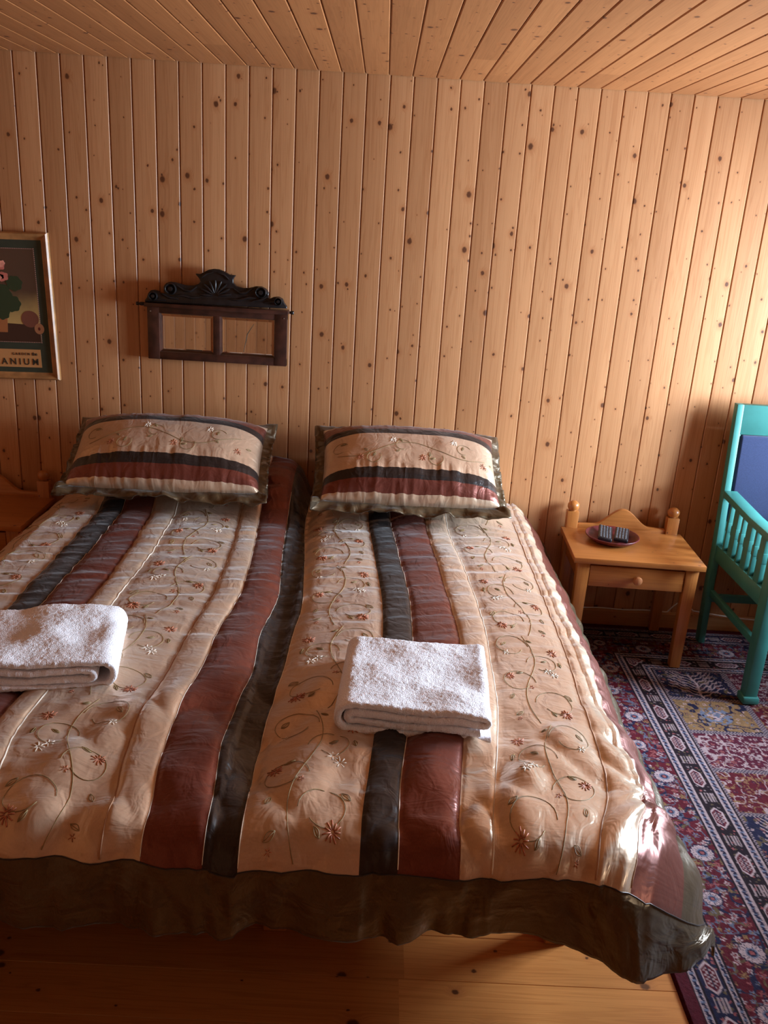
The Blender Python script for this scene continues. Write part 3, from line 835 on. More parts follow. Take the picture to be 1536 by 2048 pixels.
# ------------------------------------------------------------------ scatter cushions / pillows
def make_pillow(name, cx, width, yb, zb, yt, zt, roll, seed, label, yaw=0.0):
    root = empty(name, (cx, yb, zb), yaw, label, 'pillow', 'two matching pillows at the head of the bed')
    H = math.hypot(yt - yb, zt - zb) + .01; ang = math.atan2(zt - zb, yt - yb)
    M = Matrix.Rotation(ang, 4, 'X')
    rollM = Matrix.Rotation(roll, 4, 'Y')
    def place(X, V, N):
        """X across, V up the slope, N out of the face"""
        P = np.stack([X, V, N], -1).reshape(-1, 3)
        m = np.array((rollM @ M).to_3x3()); return P @ m.T
    W2 = width / 2; fl = .042
    def shape(u, v, front):
        # u in -1..1, v in 0..1
        vv = 2 * v - 1
        ed = (np.clip(1 - np.abs(u) ** 3.2, 0, 1) ** .55) * (np.clip(1 - np.abs(vv) ** 2.6, 0, 1) ** .55)
        th = (.125 if front else -.055) * ed
        # corners pull in
        X = u * (W2 - fl) * (1 - .035 * (1 - np.abs(vv) ** 2) * 0 - .02 * np.abs(vv) ** 4 * 0)
        X = X * (1 - .03 * (1 - vv ** 2)); V = fl + v * (H - 2 * fl)
        V = V + .012 * (np.cos(u * math.pi / 2) - 1) * -np.sign(vv) * np.abs(vv) ** 2 * -1
        gth = np.exp(-((v - .0) / .13) ** 2) + .8 * np.exp(-((v - .26) / .07) ** 2) + .8 * np.exp(-((v - 1) / .13) ** 2)
        th = th + (.0045 * vnoise(u * 22, v * 3 + seed, seed) + .0025 * vnoise(u * 48, v * 6, seed + 2)) * gth * np.minimum(1, ed * 3) * (1 if front else 0)
        th = th + .004 * vnoise(u * 5, v * 5, seed + 5) * ed
        return X, V, th
    ub = np.linspace(-1, 1, 121); sb = [0, .045, .150, .250, .700, .795, .94, 1]
    vb = np.concatenate([np.linspace(sb[i], sb[i + 1], 13 if i in (3,) else 9)[:-1] for i in range(7)] + [[1]])
    U, V = np.meshgrid(ub, vb)
    Xf, Vf, Tf = shape(U, V, True); Xk, Vk, Tk = shape(U, V, False)
    mid = (vb[:-1] + vb[1:]) / 2; band = np.searchsorted(sb, mid) - 1; bm_ = [1 if False else [3, 1, 2, 0, 2, 1, 3][i] for i in band]
    mif = np.repeat(np.array(bm_)[:, None], len(ub) - 1, 1)
    me = grid_mesh('cushion', place(Xf, Vf, Tf), len(ub), len(vb), uv=np.stack([Xf, Vf], -1).reshape(-1, 2) , matidx=mif)
    bm = bmesh.new(); bm.from_mesh(me); bpy.data.meshes.remove(me)
    me2 = grid_mesh('cushionb', place(Xk, Vk, Tk), len(ub), len(vb), uv=np.stack([Xk, Vk], -1).reshape(-1, 2), matidx=mif * 0 + 4); me2.flip_normals()
    bm.from_mesh(me2); bpy.data.meshes.remove(me2)
    bmesh.ops.remove_doubles(bm, verts=bm.verts, dist=.0004)
    from_bm('cushion', bm, [M_CREAM, M_RED, M_DARK, M_CREAM2, M_BORDER], root, smooth=True)
    # flange: a flat frill all round, slightly waved
    ring_t = np.linspace(0, 1, 321)[:-1]; per = []
    hx, hv = W2 - fl, (H - 2 * fl) / 2
    for t in ring_t:
        q = t * 4; i = int(q); f = q - i
        per.append([(-1 + 2 * f, -1), (1, -1 + 2 * f), (1 - 2 * f, 1), (-1, 1 - 2 * f)][i])
    per = np.array(per); rows = []
    nr = 7
    for j in range(nr):
        g = j / (nr - 1)
        ou, ov = per[:, 0], per[:, 1]
        X = ou * hx * (1 - .03 * (1 - ov ** 2)); Vv = fl + hv + ov * hv
        dirx = np.where(np.abs(ou) > .999, np.sign(ou), 0) ; diry = np.where(np.abs(ov) > .999, np.sign(ov), 0)
        # widen smoothly at the corners
        cr = np.abs(ou) ** 8 * np.abs(ov) ** 8
        dx = np.sign(ou) * np.abs(ou) ** 14; dy = np.sign(ov) * np.abs(ov) ** 14
        X = X - ou * .014 * (1 - g) + dx * fl * g * .85; Vv = Vv - ov * .012 * (1 - g) + dy * fl * g * 1.05
        per_t = ring_t * 40
        wv = g * (.016 * vnoise(per_t * 1.0, g * 1.5 + seed, seed + 9) + .009 * vnoise(per_t * 2.3, g * 2, seed + 10) + .004 * vnoise(per_t * 5, g * 4, seed + 12))
        bottom = np.where(ov < -.9, 1, 0)
        N = wv * (1 + .5 * bottom) + .012 * g * bottom - (1 - bottom) * g * (.022 + .012 * np.maximum(ov, 0))
        rows.append(place(X, Vv, N))
    V_ = np.concatenate(rows)
    uvv = np.stack([np.tile(ring_t * 2.4, nr), np.repeat(np.linspace(0, fl, nr), len(ring_t))], -1)
    me = grid_mesh('flange', V_, len(ring_t), nr, closed_u=True, uv=uvv)
    f = link('flange', me, M_BORDER, root); thick(f, .003, 0)
    # embroidery on the light band
    def put(p):
        u = np.clip(p[:, 0] / (W2 - fl), -.93, .93); v = p[:, 1]
        X, V, T = shape(u, v, True); P = place(X, V, T + .0012)
        X2, V2, T2 = shape(u, v + .01, True); P2 = place(X2, V2, T2 + .0012)
        X3, V3, T3 = shape(u + .01, v, True); P3 = place(X3, V3, T3 + .0012)
        n = np.cross(P3 - P, P2 - P); n /= np.linalg.norm(n, axis=-1, keepdims=True)
        return P, n
    st = Stitch(lambda p: put(np.stack([p[:, 0], .30 + p[:, 1] / (H - 2 * fl)], -1)))
    stem = [(x, .072 + .035 * math.sin(x * 14 + seed)) for x in np.linspace(-.30, .30, 50)]; st.line(stem, .0011)
    for i, x in enumerate((-.26, -.13, -.01, .12, .24)):
        st.curl(x, .075 + .03 * (-1) ** i, .034, 0.5, 4.6 * (-1) ** i, w=.0010)
        st.flower(x + .05, .075 - .045 * (-1) ** i, .017, 'r' if i % 2 == 0 else 'w', 8)
        st.leaf(x - .03, .07 + .04 * (-1) ** i, .022, 1.1 * i, 'o', True); st.leaf(x + .08, .06, .02, 2.5 + i, 'o')
    join_stitches([st], root)
    return root


make_pillow('pillow', -.800, .83, -.53, .665, -.12, .895, R(-.3), 3, 'striped satin pillow with charcoal flange at the left half of the bed', R(1.5))
make_pillow('pillow', .165, .79, -.53, .660, -.12, .905, R(.5), 8, 'striped satin pillow with charcoal flange at the right half, nearer the nightstand with the bowl', R(3))


# ------------------------------------------------------------------ towels
def make_towel(name, loc, rz, path_fn, depth, label, seed, th=.0085, tilt=(0, 0)):
    pts = np.array(path_fn()); seg = np.hypot(*np.diff(pts, axis=0).T); L = np.concatenate([[0], np.cumsum(seg)])
    n = int(L[-1] / .003); q = np.linspace(0, L[-1], n); cx = np.interp(q, L, pts[:, 0]); cz = np.interp(q, L, pts[:, 1])
    ker = np.ones(7) / 7
    cxp = np.convolve(np.pad(cx, 3, 'edge'), ker, 'valid'); czp = np.convolve(np.pad(cz, 3, 'edge'), ker, 'valid')
    tx = np.gradient(cxp); tz = np.gradient(czp); nn = np.hypot(tx, tz); nx, nz = -tz / nn, tx / nn
    cap = [(-math.sin(a), math.cos(a)) for a in ()]
    px = np.concatenate([cxp + nx * th, (cxp - nx * th)[::-1]]); pz = np.concatenate([czp + nz * th, (czp - nz * th)[::-1]])
    npnt = len(px); ny = int(depth / .003); rows = []
    nrm = np.concatenate([np.stack([nx, nz], -1), -np.stack([nx, nz], -1)[::-1]])
    arc = np.concatenate([q, q[::-1] + 3])
    for j in range(ny + 1):
        y = depth * j / ny - depth / 2
        edge = min(j, ny - j)
        sh = [0.55, .85, 1][min(edge, 2)]
        fz = .0062 * vnoise(px * 10, np.full(npnt, y * 9), seed) + .0016 * vnoise(px * 22, np.full(npnt, y * 22), seed + 1)
        fluff = .0008 * vnoise(arc * 300, np.full(npnt, y * 300), seed + 2) + .0005 * vnoise(arc * 90, np.full(npnt, y * 90), seed + 3)
        yy = y + .006 * vnoise(arc * 7, np.full(npnt, 0.5), seed + 4) * (1 if j > ny / 2 else -1) * abs(y) * 2 / depth + .0015 * vnoise(arc * 120, np.full(npnt, y * 150), seed + 8)
        cxm = (np.concatenate([cxp, cxp[::-1]])); czm = np.concatenate([czp, czp[::-1]])
        X = cxm + (px - cxm) * sh + nrm[:, 0] * fluff; Z = czm + (pz - czm) * sh + nrm[:, 1] * fluff + fz * np.clip(pz / .04, 0, 1.5)
        Z = np.maximum(Z, .0)
        rows.append(np.stack([X, yy, Z], -1))
    V = np.concatenate(rows); me = grid_mesh(name, V, npnt, ny + 1, closed_u=True)
    bm = bmesh.new(); bm.from_mesh(me); bpy.data.meshes.remove(me); bm.verts.ensure_lookup_table()
    h = npnt // 2
    for j in (0, ny):
        o = j * npnt
        for i in range(h - 1):
            f = bm.faces.new((bm.verts[o + i], bm.verts[o + i + 1], bm.verts[o + npnt - 2 - i], bm.verts[o + npnt - 1 - i])); f.smooth = True
    o = from_bm(name, bm, M_TERRY, smooth=True)
    o.location = loc; o.rotation_euler = (tilt[0], tilt[1], rz)
    tag(o, label, 'towel', 'folded white towels on the bed'); return o


def arc_pts(cx, cz, r, a0, a1, n=12): return [(cx + r * math.cos(R(a0 + (a1 - a0) * i / n)), cz + r * math.sin(R(a0 + (a1 - a0) * i / n))) for i in range(n + 1)]


def path_right():
    w = .187
    p = [(w - .03, .030)]
    p += [(x, .0285 + .0015 * math.sin(x * 30)) for x in np.linspace(w - .05, -w + .045, 20)]
    p += arc_pts(-w + .040, .038, .0105, 270, 90, 8)
    p += [(x, .0495) for x in np.linspace(-w + .06, w - .03, 20)]
    p += arc_pts(w - .024, .0590, .0092, -90, 90, 8)
    p += [(x, .0685 - .001 * math.sin(x * 20)) for x in np.linspace(w - .04, -w + .04, 20)]
    p += arc_pts(-w + .038, .0385, .0300, 90, 270, 14)
    p += [(x, .0088) for x in np.linspace(-w + .06, w - .004, 20)]
    return p


def path_left():
    w = .19
    p = [(-w, .030)] + [(x, .029 + .003 * math.sin(x * 24)) for x in np.linspace(-w + .02, w - .075, 16)]
    p += arc_pts(w - .072, .0415, .0125, -90, 90, 8)
    p += [(x, .054 + .002 * math.sin(x * 20)) for x in np.linspace(w - .09, -w, 16)]
    p += arc_pts(-w, .0635, .0095, 270, 90, 8)
    p += [(x, .073 + .004 * math.sin(x * 12 + 1)) for x in np.linspace(-w + .01, w - .05, 18)]
    p += arc_pts(w - .047, .0425, .033, 85, -90, 14)
    p += [(x, .0092) for x in np.linspace(w - .07, -w + .02, 18)]
    return p


make_towel('folded_towel', (.142, -1.765, Z0 + .009), R(-3), path_right, .35, 'folded white towel at the middle right of the bed, facing the nightstand with the bowl', 5)
make_towel('folded_towel', (-.805, -1.665, Z0 + .008), R(11), path_left, .315, 'folded white towel at the left edge of the picture, its thick fold to the right', 15, th=.0088)


# ------------------------------------------------------------------ nightstands
def nightstand(loc, label, rz=0.0):
    t = empty('nightstand', loc, rz, label, 'nightstand', 'pine nightstands beside the bed')
    W_, D_, H_ = .530, .41, .485        # origin: back centre on the floor, front towards -Y
    b = bmesh.new(); add_box(b, (-W_ / 2, -D_, H_ - .024), (W_ / 2, -.028, H_), .003); top = from_bm('tabletop', b, M_PINE, t, autos=40)
    for sx in (-1, 1):
        for yy in (-D_ + .018, -.045):
            fr_ = yy < -.1
            x0 = sx * (W_ / 2 - .045)
            b = bmesh.new(); y0, y1 = (yy, yy + .045) if fr_ else (yy, yy + .042)
            tp = [(x0 - .024, y0), (x0 + .024, y0)]
            add_box(b, (x0 - .026, y0, .011), (x0 + .026, y1, H_ - .024 if fr_ else H_ + .075), .003)
            for v in b.verts:                      # taper towards the foot
                if v.co.z < .3: v.co.x = x0 + (v.co.x - x0) * .82; v.co.y = y1 + (v.co.y - y1) * .86
            if not fr_:
                add_lathe(b, [(.013, 0), (.013, .004), (.022, .008), (.0255, .018), (.0255, .028), (.022, .036), (.012, .044), (0, .046)], 24,
                          Matrix.Translation((x0, (y0 + y1) / 2, H_ + .074)))
            o = from_bm('leg' if fr_ else 'post_leg', b, M_PINEV, t, autos=40)
    # curved back board
    prof = []
    for i in range(41):
        q = -1 + 2 * i / 40; a_ = abs(q)
        z = .030 + .075 * (math.cos(min(a_ / .62, 1) * math.pi) * .5 + .5) ** .9 + .012 * max(0, (a_ - .75) / .25) ** 2 * 0
        z += .010 * (1 - a_) if a_ > .6 else .004
        prof.append((q * (W_ / 2 - .07), H_ + z - .012))
    prof = [(-(W_ / 2 - .07), H_ - .02)] + prof + [(W_ / 2 - .07, H_ - .02)]
    b = bmesh.new(); add_prism(b, prof[::-1], -.036, -.014, 'y', .003); from_bm('back_board', b, M_PINE, t, autos=35)
    b = bmesh.new()
    for sx in (-1, 1): add_box(b, (sx * (W_ / 2 - .045) - .010, -D_ + .06, H_ - .125), (sx * (W_ / 2 - .045) + .010, -.04, H_ - .024), .001)
    add_box(b, (-W_ / 2 + .07, -.034, H_ - .125), (W_ / 2 - .07, -.018, H_ - .024), .001)
    add_box(b, (-W_ / 2 + .07, -D_ + .034, H_ - .036), (W_ / 2 - .07, -D_ + .05, H_ - .0245), .001)
    from_bm('apron', b, M_PINE, t)
    b = bmesh.new(); add_box(b, (-W_ / 2 + .073, -D_ + .022, H_ - .128), (W_ / 2 - .073, -D_ + .042, H_ - .038), .003)
    add_box(b, (-W_ / 2 + .085, -D_ + .042, H_ - .12), (W_ / 2 - .085, -.06, H_ - .06), .001)
    dr = from_bm('drawer', b, M_PINE, t, autos=40)
    b = bmesh.new(); add_lathe(b, [(.010, 0), (.009, .008), (.011, .012), (.0175, .018), (.019, .024), (.016, .031), (.008, .035), (0, .036)], 24,
                               Matrix.Translation((0, -D_ + .022, H_ - .083)) @ Matrix.Rotation(R(90), 4, 'X'))
    from_bm('knob', b, M_KNOB, dr, autos=40)
    return t


nightstand((1.124, -.030, 0), 'honey pine nightstand with one drawer holding a maroon bowl', R(-2.5))
nightstand((-1.645, -.018, 0), 'pine nightstand in deep shade behind the left corner of the bed', R(0))

# bowl with remotes
NZ = .487
BX, BY = 1.045, -.205
bowl = bmesh.new()
add_lathe(bowl, [(0, .003), (.045, .003), (.075, .007), (.097, .017), (.110, .029), (.113, .029), (.114, .026), (.100, .012), (.080, .002), (.050, 0), (0, 0)], 56)
o = from_bm('bowl', bowl, M_BOWL, smooth=True); o.location = (BX, BY, NZ - .0015)
tag(o, 'shallow maroon lacquer bowl on the right nightstand', 'bowl')
for i, (dx, dy, L_, nm) in enumerate(((-.030, .004, .145, 'dark remote control in the maroon bowl, the left one of two'), (.038, -.008, .135, 'dark remote control in the maroon bowl, the right one of two'))):
    r_ = empty('remote_control', (BX + dx, BY + dy, NZ + .020 + .001 * i), R(-14 - 3 * i), nm, 'remote control', 'remote controls in the bowl')
    b = bmesh.new(); add_box(b, (-.030, -L_ / 2, 0), (.028, L_ / 2, .017), .005, 3); from_bm('case', b, M_BLACKP, r_, autos=40)
    b = bmesh.new(); rnd = random.Random(i)
    for ky in range(9):
        for kx in range(4):
            x0 = -.024 + kx * .0125; y0 = -L_ / 2 + .010 + ky * (L_ - .024) / 8
            add_box(b, (x0, y0 - .003, .0165), (x0 + .0072, y0 + .0035, .0196), .001, 1)
    from_bm('keypad', b, M_KEYS, r_)
    r_.rotation_euler = (R(3), R(8 if i == 0 else 1), R(-14 - 3 * i))


# ------------------------------------------------------------------ turquoise armchair
def armchair():
    t = empty('armchair', (1.515, -.13, 0), R(0), 'turquoise painted wooden armchair with blue upholstered back at the right edge', 'chair')
    W_ = .60; D_ = .56
    def part(nm, fn, mat=M_GREEN, par=t, au=40):
        b = bmesh.new(); fn(b); return from_bm(nm, b, mat, par, autos=au)
    lean = .045   # back leans towards the wall
    def rear_leg(x0):
        def f(b):
            add_prism(b, [(-.045, .011), (0.0, .011), (.018, .30), (.015, .45), (.015 + lean, 1.085), (-.022 + lean, 1.085), (-.030, .45), (-.030, .30)], x0, x0 + .028, 'x', .002)
        return f
    part('rear_leg', rear_leg(0)); part('rear_leg', rear_leg(W_ - .028))
    def front_leg(x0, sx):
        def f(b):
            y0 = -D_
            add_prism(b, [(y0, .035), (y0 + .050, .035), (y0 + .060, .44), (y0 + .060, .66), (y0 - .004, .66), (y0 - .004, .44)], x0, x0 + .05, 'x', .004)
            add_box(b, (x0 - .008, y0 - .010, .011), (x0 + .058, y0 + .058, .042), .008)
        return f
    part('front_leg', front_leg(0, 1)); part('front_leg', front_leg(W_ - .05, -1))
    # back: rails, stiles and blue panel, all leaning
    sh = Matrix.Identity(4); sh[1][2] = lean / .635 ; sh[1][3] = -lean / .635 * .45
    def back(b):
        add_box(b, (.027, -.022, .960), (W_ - .027, .014, 1.085), .002, M=sh)
        add_box(b, (.027, -.018, .50), (.034, .010, .965), .001, M=sh); add_box(b, (W_ - .034, -.018, .50), (W_ - .027, .010, .965), .001, M=sh)
        add_box(b, (.027, -.018, .47), (W_ - .027, .010, .58), .002, M=sh)
    part('back_frame', back)
    def pad(b): add_box(b, (.035, -.028, .582), (W_ - .035, .008, .958), .010, 4, M=sh)
    part('back_pad', pad, M_BLUE)
    for x0 in (0, W_ - .045):
        def arm(b, x0=x0):
            xa = x0 - .008
            add_prism(b, [(-D_ - .03, .655), (-D_ - .035, .672), (-D_ + .02, .694), (-.30, .700), (-.02, .722), (-.02, .692), (-.30, .672), (-D_ + .02, .664)], xa, xa + .058, 'x', .004)
        part('armrest', arm)
        def rail(b, x0=x0): add_box(b, (x0 + .006, -D_ + .04, .405), (x0 + .036, -.01, .475), .003)
        part('seat_rail', rail)
        for i in range(6):
            yc = -.085 - i * .068
            wide = i % 2 == 1
            def slat(b, x0=x0, yc=yc, wide=wide):
                w = .023 if wide else .008
                xs0, xs1 = x0 + .008, x0 + .030
                add_box(b, (xs0, yc - w, .47), (xs1, yc + w, .692), .0015)
                add_box(b, (xs0 - .001, yc - w - .003, .56), (xs1 + .002, yc + w + .003, .60), .0005)
            part('arm_slat', slat)
        def st_(b, x0=x0): add_box(b, (x0 + .012, -D_ + .03, .235), (x0 + .034, -.0, .265), .003)
        part('stretcher', st_)
    def cross(b): add_box(b, (.03, -.016, .20), (W_ - .03, .004, .235), .003)
    part('stretcher', cross)
    def fr_(b): add_box(b, (.04, -D_ + .005, .405), (W_ - .04, -D_ + .04, .475), .003)
    part('front_rail', fr_)
    def seat(b): add_box(b, (.037, -D_ + .042, .455), (W_ - .037, -.03, .505), .018, 4)
    part('seat_pad', seat, M_BLUE)
    return t


armchair()


# ------------------------------------------------------------------ carved mirror shelf
mir = empty('wall_mirror', (-.668, -.001, 1.118), 0, 'dark wooden wall shelf with scrolled crest and two small mirrors above the left pillow', 'mirror')
def mz(x, z): return (x + .668, z - 1.118)
def mbox(nm, boxes, mat=M_DARKWOOD, par=mir, bev=.002):
    b = bmesh.new()
    for (x0, x1, y0, y1, z0, z1) in boxes: add_box(b, (x0 + .668, y0, z0 - 1.118), (x1 + .668, y1, z1 - 1.118), bev)
    return from_bm(nm, b, mat, par, autos=40)
mbox('frame', [(-.957, -.908, -.030, 0, 1.118, 1.335), (-.431, -.380, -.030, 0, 1.118, 1.335), (-.686, -.658, -.028, 0, 1.118, 1.335),
               (-.957, -.380, -.029, 0, 1.118, 1.150), (-.957, -.380, -.029, 0, 1.308, 1.345)])
mbox('shelf', [(-.962, -.374, -.062, 0, 1.334, 1.350)])
b = bmesh.new(); add_lathe(b, [(0, 0), (.007, .001), (.008, .008), (.005, .014), (.008, .020), (.007, .034)], 14, Matrix.Translation((-1.0 + .668, -.035, 1.342 - 1.118)) @ Matrix.Rotation(R(90), 4, 'Y'))
from_bm('shelf_knob', b, M_BLACKWOOD, mir, smooth=True); b = bmesh.new()
add_lathe(b, [(0, 0), (.007, .001), (.008, .008), (.005, .014), (.006, .018)], 14, Matrix.Translation((-.352 + .668, -.035, 1.342 - 1.118)) @ Matrix.Rotation(R(-90), 4, 'Y'))
from_bm('shelf_knob', b, M_BLACKWOOD, mir, smooth=True)
for x0, x1 in ((-.908, -.686), (-.658, -.431)):
    b = bmesh.new(); X0, X1 = x0 + .668, x1 + .668; Zl, Zh = 1.150 - 1.118, 1.308 - 1.118; i_ = .013
    o_ = [(X0, Zl), (X1, Zl), (X1, Zh), (X0, Zh)]; n_ = [(X0 + i_, Zl + i_), (X1 - i_, Zl + i_), (X1 - i_, Zh - i_), (X0 + i_, Zh - i_)]
    A = [b.verts.new((x, -.010, z)) for x, z in o_]; B = [b.verts.new((x, -.0125, z)) for x, z in n_]; Cc = [b.verts.new((x, -.004, z)) for x, z in o_]
    b.faces.new(B)
    for i in range(4): b.faces.new((A[i], A[(i + 1) % 4], B[(i + 1) % 4], B[i])); b.faces.new((A[i], A[(i + 1) % 4], Cc[(i + 1) % 4], Cc[i]))
    b.faces.new(Cc)
    pane = from_bm('mirror_pane', b, M_MIRROR, mir)
    if x0 > -.7:
        b = bmesh.new(); p0 = at_y((508, 648), -.0135); p1 = at_y((495, 668), -.0135); p2 = at_y((487, 704), -.0135)
        add_tube(b, [(p[0] + .668, -.0128, p[2] - 1.118) for p in (p0, (p0 + p1) / 2, p1, (p1 + p2) / 2, p2)], [.0008, .0014, .0018, .0014, .0008], 6)
        from_bm('dark_streak', b, plain('streak_dark', (.03, .028, .012), .6), mir)  # thin dark diagonal streak laid over the right pane
for p in ((301, 622), (568, 637)):
    b = bmesh.new(); q = at_y(p, -.031); add_lathe(b, [(0, 0), (.0028, 0), (.0022, .002), (0, .0025)], 12, Matrix.Translation((q[0] + .668, -.030, q[2] - 1.118)) @ Matrix.Rotation(R(90), 4, 'X'))
    from_bm('screw', b, M_METAL, mir)
SC = 1536 / 380
crest_px = [(205, 322), (222, 300), (231, 268), (252, 244), (285, 240), (320, 255), (352, 285), (372, 285), (358, 250), (355, 215), (372, 188), (405, 176), (445, 180), (490, 192), (545, 205),
            (600, 206), (640, 192), (654, 172), (645, 150), (612, 110), (650, 112), (685, 95), (720, 78), (760, 71), (805, 76), (850, 95), (888, 118), (938, 124), (918, 152), (918, 185),
            (945, 212), (1000, 226), (1050, 224), (1100, 212), (1145, 214), (1185, 235), (1205, 268), (1200, 300), (1212, 312), (1245, 298), (1285, 296), (1318, 315), (1328, 345), (1350, 375), (1352, 392), (205, 338)]
crest = []
for x, y in crest_px:
    q = at_y((240 + x / SC, 520 + y / SC), -.035); crest.append((q[0] + .668, max(q[2] - 1.118, .231)))
b = bmesh.new(); add_prism(b, crest, -.045, -.022, 'y', .003)
def disc(px, py, r, d=.016, sq=.8):
    q = at_y((240 + px / SC, 520 + py / SC), -.045)
    add_lathe(b, [(0, d), (r * .35, d * .95), (r * .5, d * .35), (r * .62, d * .4), (r * .85, d * .9), (r, d * .3), (r, 0)], 20, Matrix.Translation((q[0] + .668, -.044, q[2] - 1.118)) @ Matrix.Rotation(R(90), 4, 'X'))
for p in ((412, 232, .024), (1140, 262, .024), (270, 290, .018), (1280, 335, .017)): disc(*p)
def ridge(pts, r0):
    P = []
    for i, (x, y) in enumerate(pts):
        q = at_y((240 + x / SC, 520 + y / SC), -.046); P.append((q[0] + .668, -.046, q[2] - 1.118))
    P2 = []; n = len(P)
    for i in range(n - 1):
        for t in (0, .33, .66): P2.append(tuple(P[i][c] * (1 - t) + P[i + 1][c] * t for c in range(3)))
    P2.append(P[-1]); m_ = len(P2)
    add_tube(b, P2, [r0 * (.4 + .6 * math.sin(math.pi * (i + .4) / (m_ + .2))) for i in range(m_)], 8)
for k in range(-4, 5):
    a_ = R(k * 21); cxp, cyp = 770, 290
    ridge([(cxp + 25 * math.sin(a_), cyp - 25 * math.cos(a_)), (cxp + 85 * math.sin(a_), cyp - 85 * math.cos(a_)), (cxp + 135 * math.sin(a_) * (1 if abs(k) < 3 else .95), cyp - 125 * math.cos(a_))], .0062)
for sg in (-1, 1):
    dy = 18 if sg > 0 else 0
    ridge([(770 + sg * 150, 215 + dy), (770 + sg * 200, 250 + dy), (770 + sg * 250, 245 + dy), (770 + sg * 310, 205 + dy)], .006)
    ridge([(770 + sg * 120, 300 + dy), (770 + sg * 190, 305 + dy), (770 + sg * 270, 285 + dy), (770 + sg * 330, 290 + dy)], .006)
    ridge([(770 + sg * 300, 315 + dy), (770 + sg * 380, 300 + dy), (770 + sg * 430, 270 + dy)], .006)
    ridge([(770 + sg * 400, 325 + dy), (770 + sg * 480, 320 + dy), (770 + sg * 550, 325 + dy)], .005)
    ridge([(770 + sg * 20, 100 + dy * .3), (770 + sg * 70, 110 + dy * .5), (770 + sg * 110, 140 + dy)], .005)
from_bm('carved_crest', b, M_BLACKWOOD, mir, autos=50)


# ------------------------------------------------------------------ framed picture
pic = empty('framed_picture', (-1.575, -.002, 1.292), 0, 'gold framed still life print of a pink geranium, cut by the left edge', 'picture')
pic.rotation_euler = (0, R(-1.6), 0)
PW, PH = .230, .298
def frame_side(b, p0, p1, nrm_in):
    pass
b = bmesh.new()
prof = [(0, 0), (0, .016), (.006, .024), (.014, .020), (.022, .014), (.030, .012), (.030, 0)]   # inward, out from wall
rings = []
for (sx, sz) in ((-1, -1), (1, -1), (1, 1), (-1, 1)):
    rings.append([b.verts.new((sx * (PW - i), -d, sz * (PH - i))) for i, d in prof])
for k in range(4):
    A, B = rings[k], rings[(k + 1) % 4]
    for i in range(len(prof) - 1): b.faces.new((A[i], A[i + 1], B[i + 1], B[i]))
from_bm('picture_frame', b, M_GOLD, pic)
M_MAT = plain('dark_green_card', (.030, .040, .024), .6, noise=.1)
bx = bmesh.new(); add_box(bx, (-PW + .028, -.012, -PH + .028), (PW - .028, -.002, PH - .028)); from_bm('mount_card', bx, M_MAT, pic)


def print_mat():
    m, nt, bs = new_mat('printed_backdrop'); g = NT(nt)
    tc = g.n('ShaderNodeTexCoord').outputs['Object']; sp = g.n('ShaderNodeSeparateXYZ'); g.l(tc, sp.inputs[0])
    n = g.noise(tc, 9, 3)
    f = g.mr(g.m('ADD', g.m('MULTIPLY', sp.outputs[2], -1.0), g.m('MULTIPLY', n, .12)), -.02, .14)
    g.l(g.mix(f, (.085, .045, .028, 1), (.50, .34, .12, 1)), bs.inputs['Base Color']); bs.inputs['Roughness'].default_value = .35
    return m
bx = bmesh.new(); add_box(bx, (-.165, -.0135, -.140), (.165, -.0118, .232)); from_bm('print', bx, print_mat(), pic)
bx = bmesh.new()
for i in range(46):                                        # dotted line round the print
    x = -.165 + .33 * i / 45
    for z in (-.142, .234): add_box(bx, (x - .0022, -.0138, z - .0012), (x + .0022, -.0118, z + .0012))
for i in range(50):
    z = -.142 + .376 * i / 49
    for x in (-.167, .167): add_box(bx, (x - .0012, -.0138, z - .0022), (x + .0012, -.0118, z + .0022))
from_bm('dotted_border', bx, plain('pink_ink', (.5, .26, .2), .5), pic)
def flat_shape(nm, outlines, mat, y):
    b = bmesh.new()
    for i_, pts in enumerate(outlines): add_prism(b, pts, y - i_ * .00006, y + .0008, 'y')
    return from_bm(nm, b, mat, pic)
def blob(cx, cz, rx, rz_, n=28, lob=0, amp=0.0, ph=0.0):
    return [(cx + rx * (1 + amp * math.cos(lob * a + ph)) * math.cos(a), cz + rz_ * (1 + amp * math.cos(lob * a + ph)) * math.sin(a)) for a in [2 * math.pi * i / n for i in range(n)]]
def pc(px, py):
    q = at_y((px, py), -.015); return (q[0] + 1.575, q[2] - 1.292)
tb = pc(60, 650)
flat_shape('printed_table', [[(-.165, -.140), (.165, -.140), (.165, tb[1] - .004), (-.165, tb[1] + .01)]], plain('print_umber', (.045, .018, .012), .4), -.0140)
x_, z_ = pc(8, 640)
flat_shape('printed_pot', [[(x_ - .05, z_ + .05), (x_ + .018, z_ + .05), (x_ + .010, z_ - .05), (x_ - .04, z_ - .05)]], plain('print_terracotta', (.36, .13, .045), .4), -.0143)
x_, z_ = pc(60, 640)
flat_shape('printed_fruit', [blob(x_, z_, .036, .034)], plain('print_plum', (.17, .055, .035), .4), -.0143)
x_, z_ = pc(78, 660)
flat_shape('printed_fruit', [blob(x_, z_, .020, .022)], plain('print_peach', (.36, .15, .07), .4), -.0147)
flat_shape('printed_fruit_core', [blob(x_, z_, .005, .007)], plain('print_wine', (.10, .012, .012), .4), -.0150)
lv = []
for px, py, r_ in ((30, 568, .032), (25, 608, .035), (0, 590, .05), (-20, 570, .04), (-40, 610, .04), (5, 625, .03)):
    x_, z_ = pc(px, py); lv.append(blob(x_, z_, r_, r_ * .95, 36, 7, .07, px))
flat_shape('printed_leaves', lv, plain('print_leaf', (.020, .042, .018), .4), -.0147)
fl = []
rn = random.Random(4)
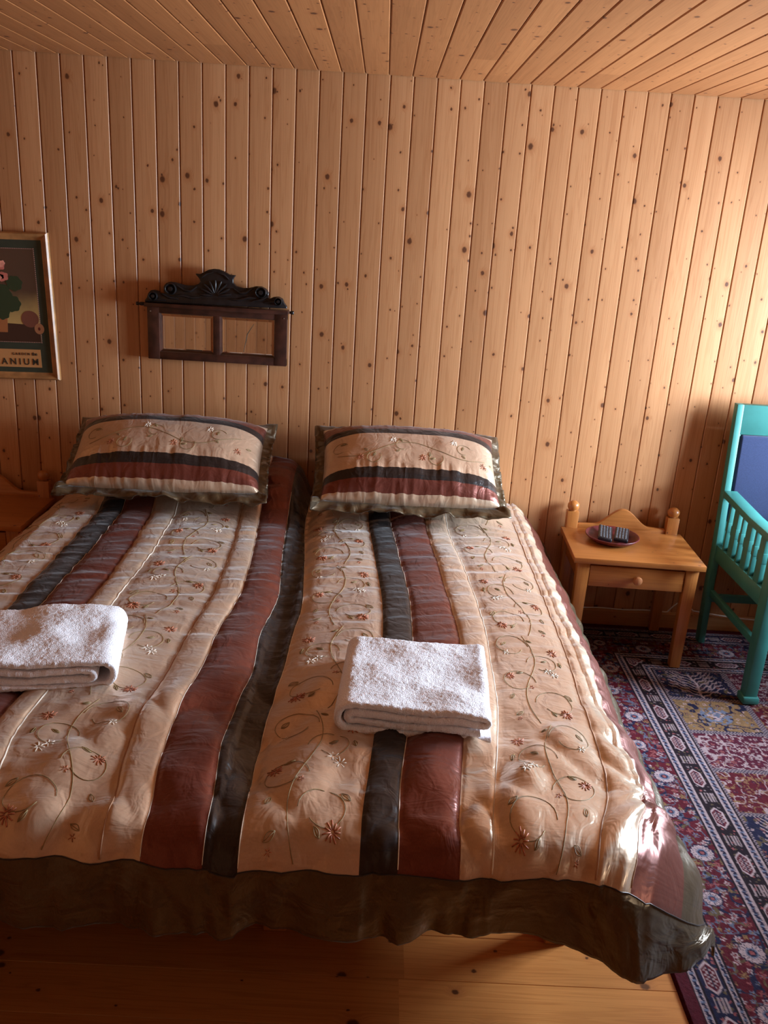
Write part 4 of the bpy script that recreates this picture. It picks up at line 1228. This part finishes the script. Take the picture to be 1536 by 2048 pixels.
for i in range(16):
    px, py = -8 + rn.uniform(-24, 20), 543 + rn.uniform(-20, 18); x_, z_ = pc(px, py); fl.append((x_, z_))
flat_shape('printed_flower', [blob(x, z, .020, .018, 20, 5, .12, i) for i, (x, z) in enumerate(fl[:9])], plain('print_pink', (.58, .17, .13), .4, noise=.2), -.0150)
flat_shape('printed_petals', [blob(x, z, .011, .010, 16, 5, .15, i) for i, (x, z) in enumerate(fl[5:])], plain('print_rose', (.72, .30, .22), .4, noise=.2), -.0153)
pl0 = pc(0, 703); plr = pc(79, 708)
bx = bmesh.new(); add_box(bx, (-.135, -.0135, -.247), (plr[0], -.0118, -.172), .0); from_bm('title_plate', bx, plain('print_orange', (.52, .25, .09), .5), pic)
def text(s_, size, x, z, mat, par, align='RIGHT', sp=1.0):
    cu = bpy.data.curves.new('lettering', 'FONT'); cu.body = s_; cu.size = size; cu.align_x = align; cu.extrude = .0004; cu.space_character = sp; cu.offset = size * .012
    tmp = bpy.data.objects.new('tmp_text', cu); COL.objects.link(tmp); bpy.context.view_layer.update()
    me = bpy.data.meshes.new_from_object(tmp.evaluated_get(bpy.context.evaluated_depsgraph_get())); bpy.data.objects.remove(tmp); bpy.data.curves.remove(cu)
    me.transform(Matrix.Translation((x, -.0142, z)) @ Matrix.Rotation(R(90), 4, 'X')); me.name = 'lettering'; me.materials.clear()
    return link('lettering', me, mat, par)
INK = plain('print_ink', (.03, .025, .015), .5)
text('GERANIUM', .037, plr[0] - .010, -.236, INK, pic, sp=1.52)
text('GARDEN', .014, plr[0] - .045, -.196, INK, pic, sp=1.5)
text('the', .020, plr[0] - .014, -.197, INK, pic, sp=.85)

# ------------------------------------------------------------------ cable along the baseboard
b = bmesh.new(); pts = []
for x in np.linspace(.70, 1.40, 40): pts.append((x, -.018, .084 + .002 * math.sin(x * 30)))
for i in range(16):
    t = i / 15; pts.append((1.41 + .10 * t, -.020 - .02 * math.sin(t * 3), .084 + .05 * math.sin(t * math.pi) + .03 * t))
for x in np.linspace(1.53, 2.35, 34): pts.append((x, -.020, .10 - .035 * math.sin((x - 1.5) * 4.0)))
add_tube(b, pts, .0030, 8); o = from_bm('cable', b, M_WHITEP, smooth=True)
tag(o, 'thin white cable running along the top of the baseboard behind nightstand and armchair', 'cable')
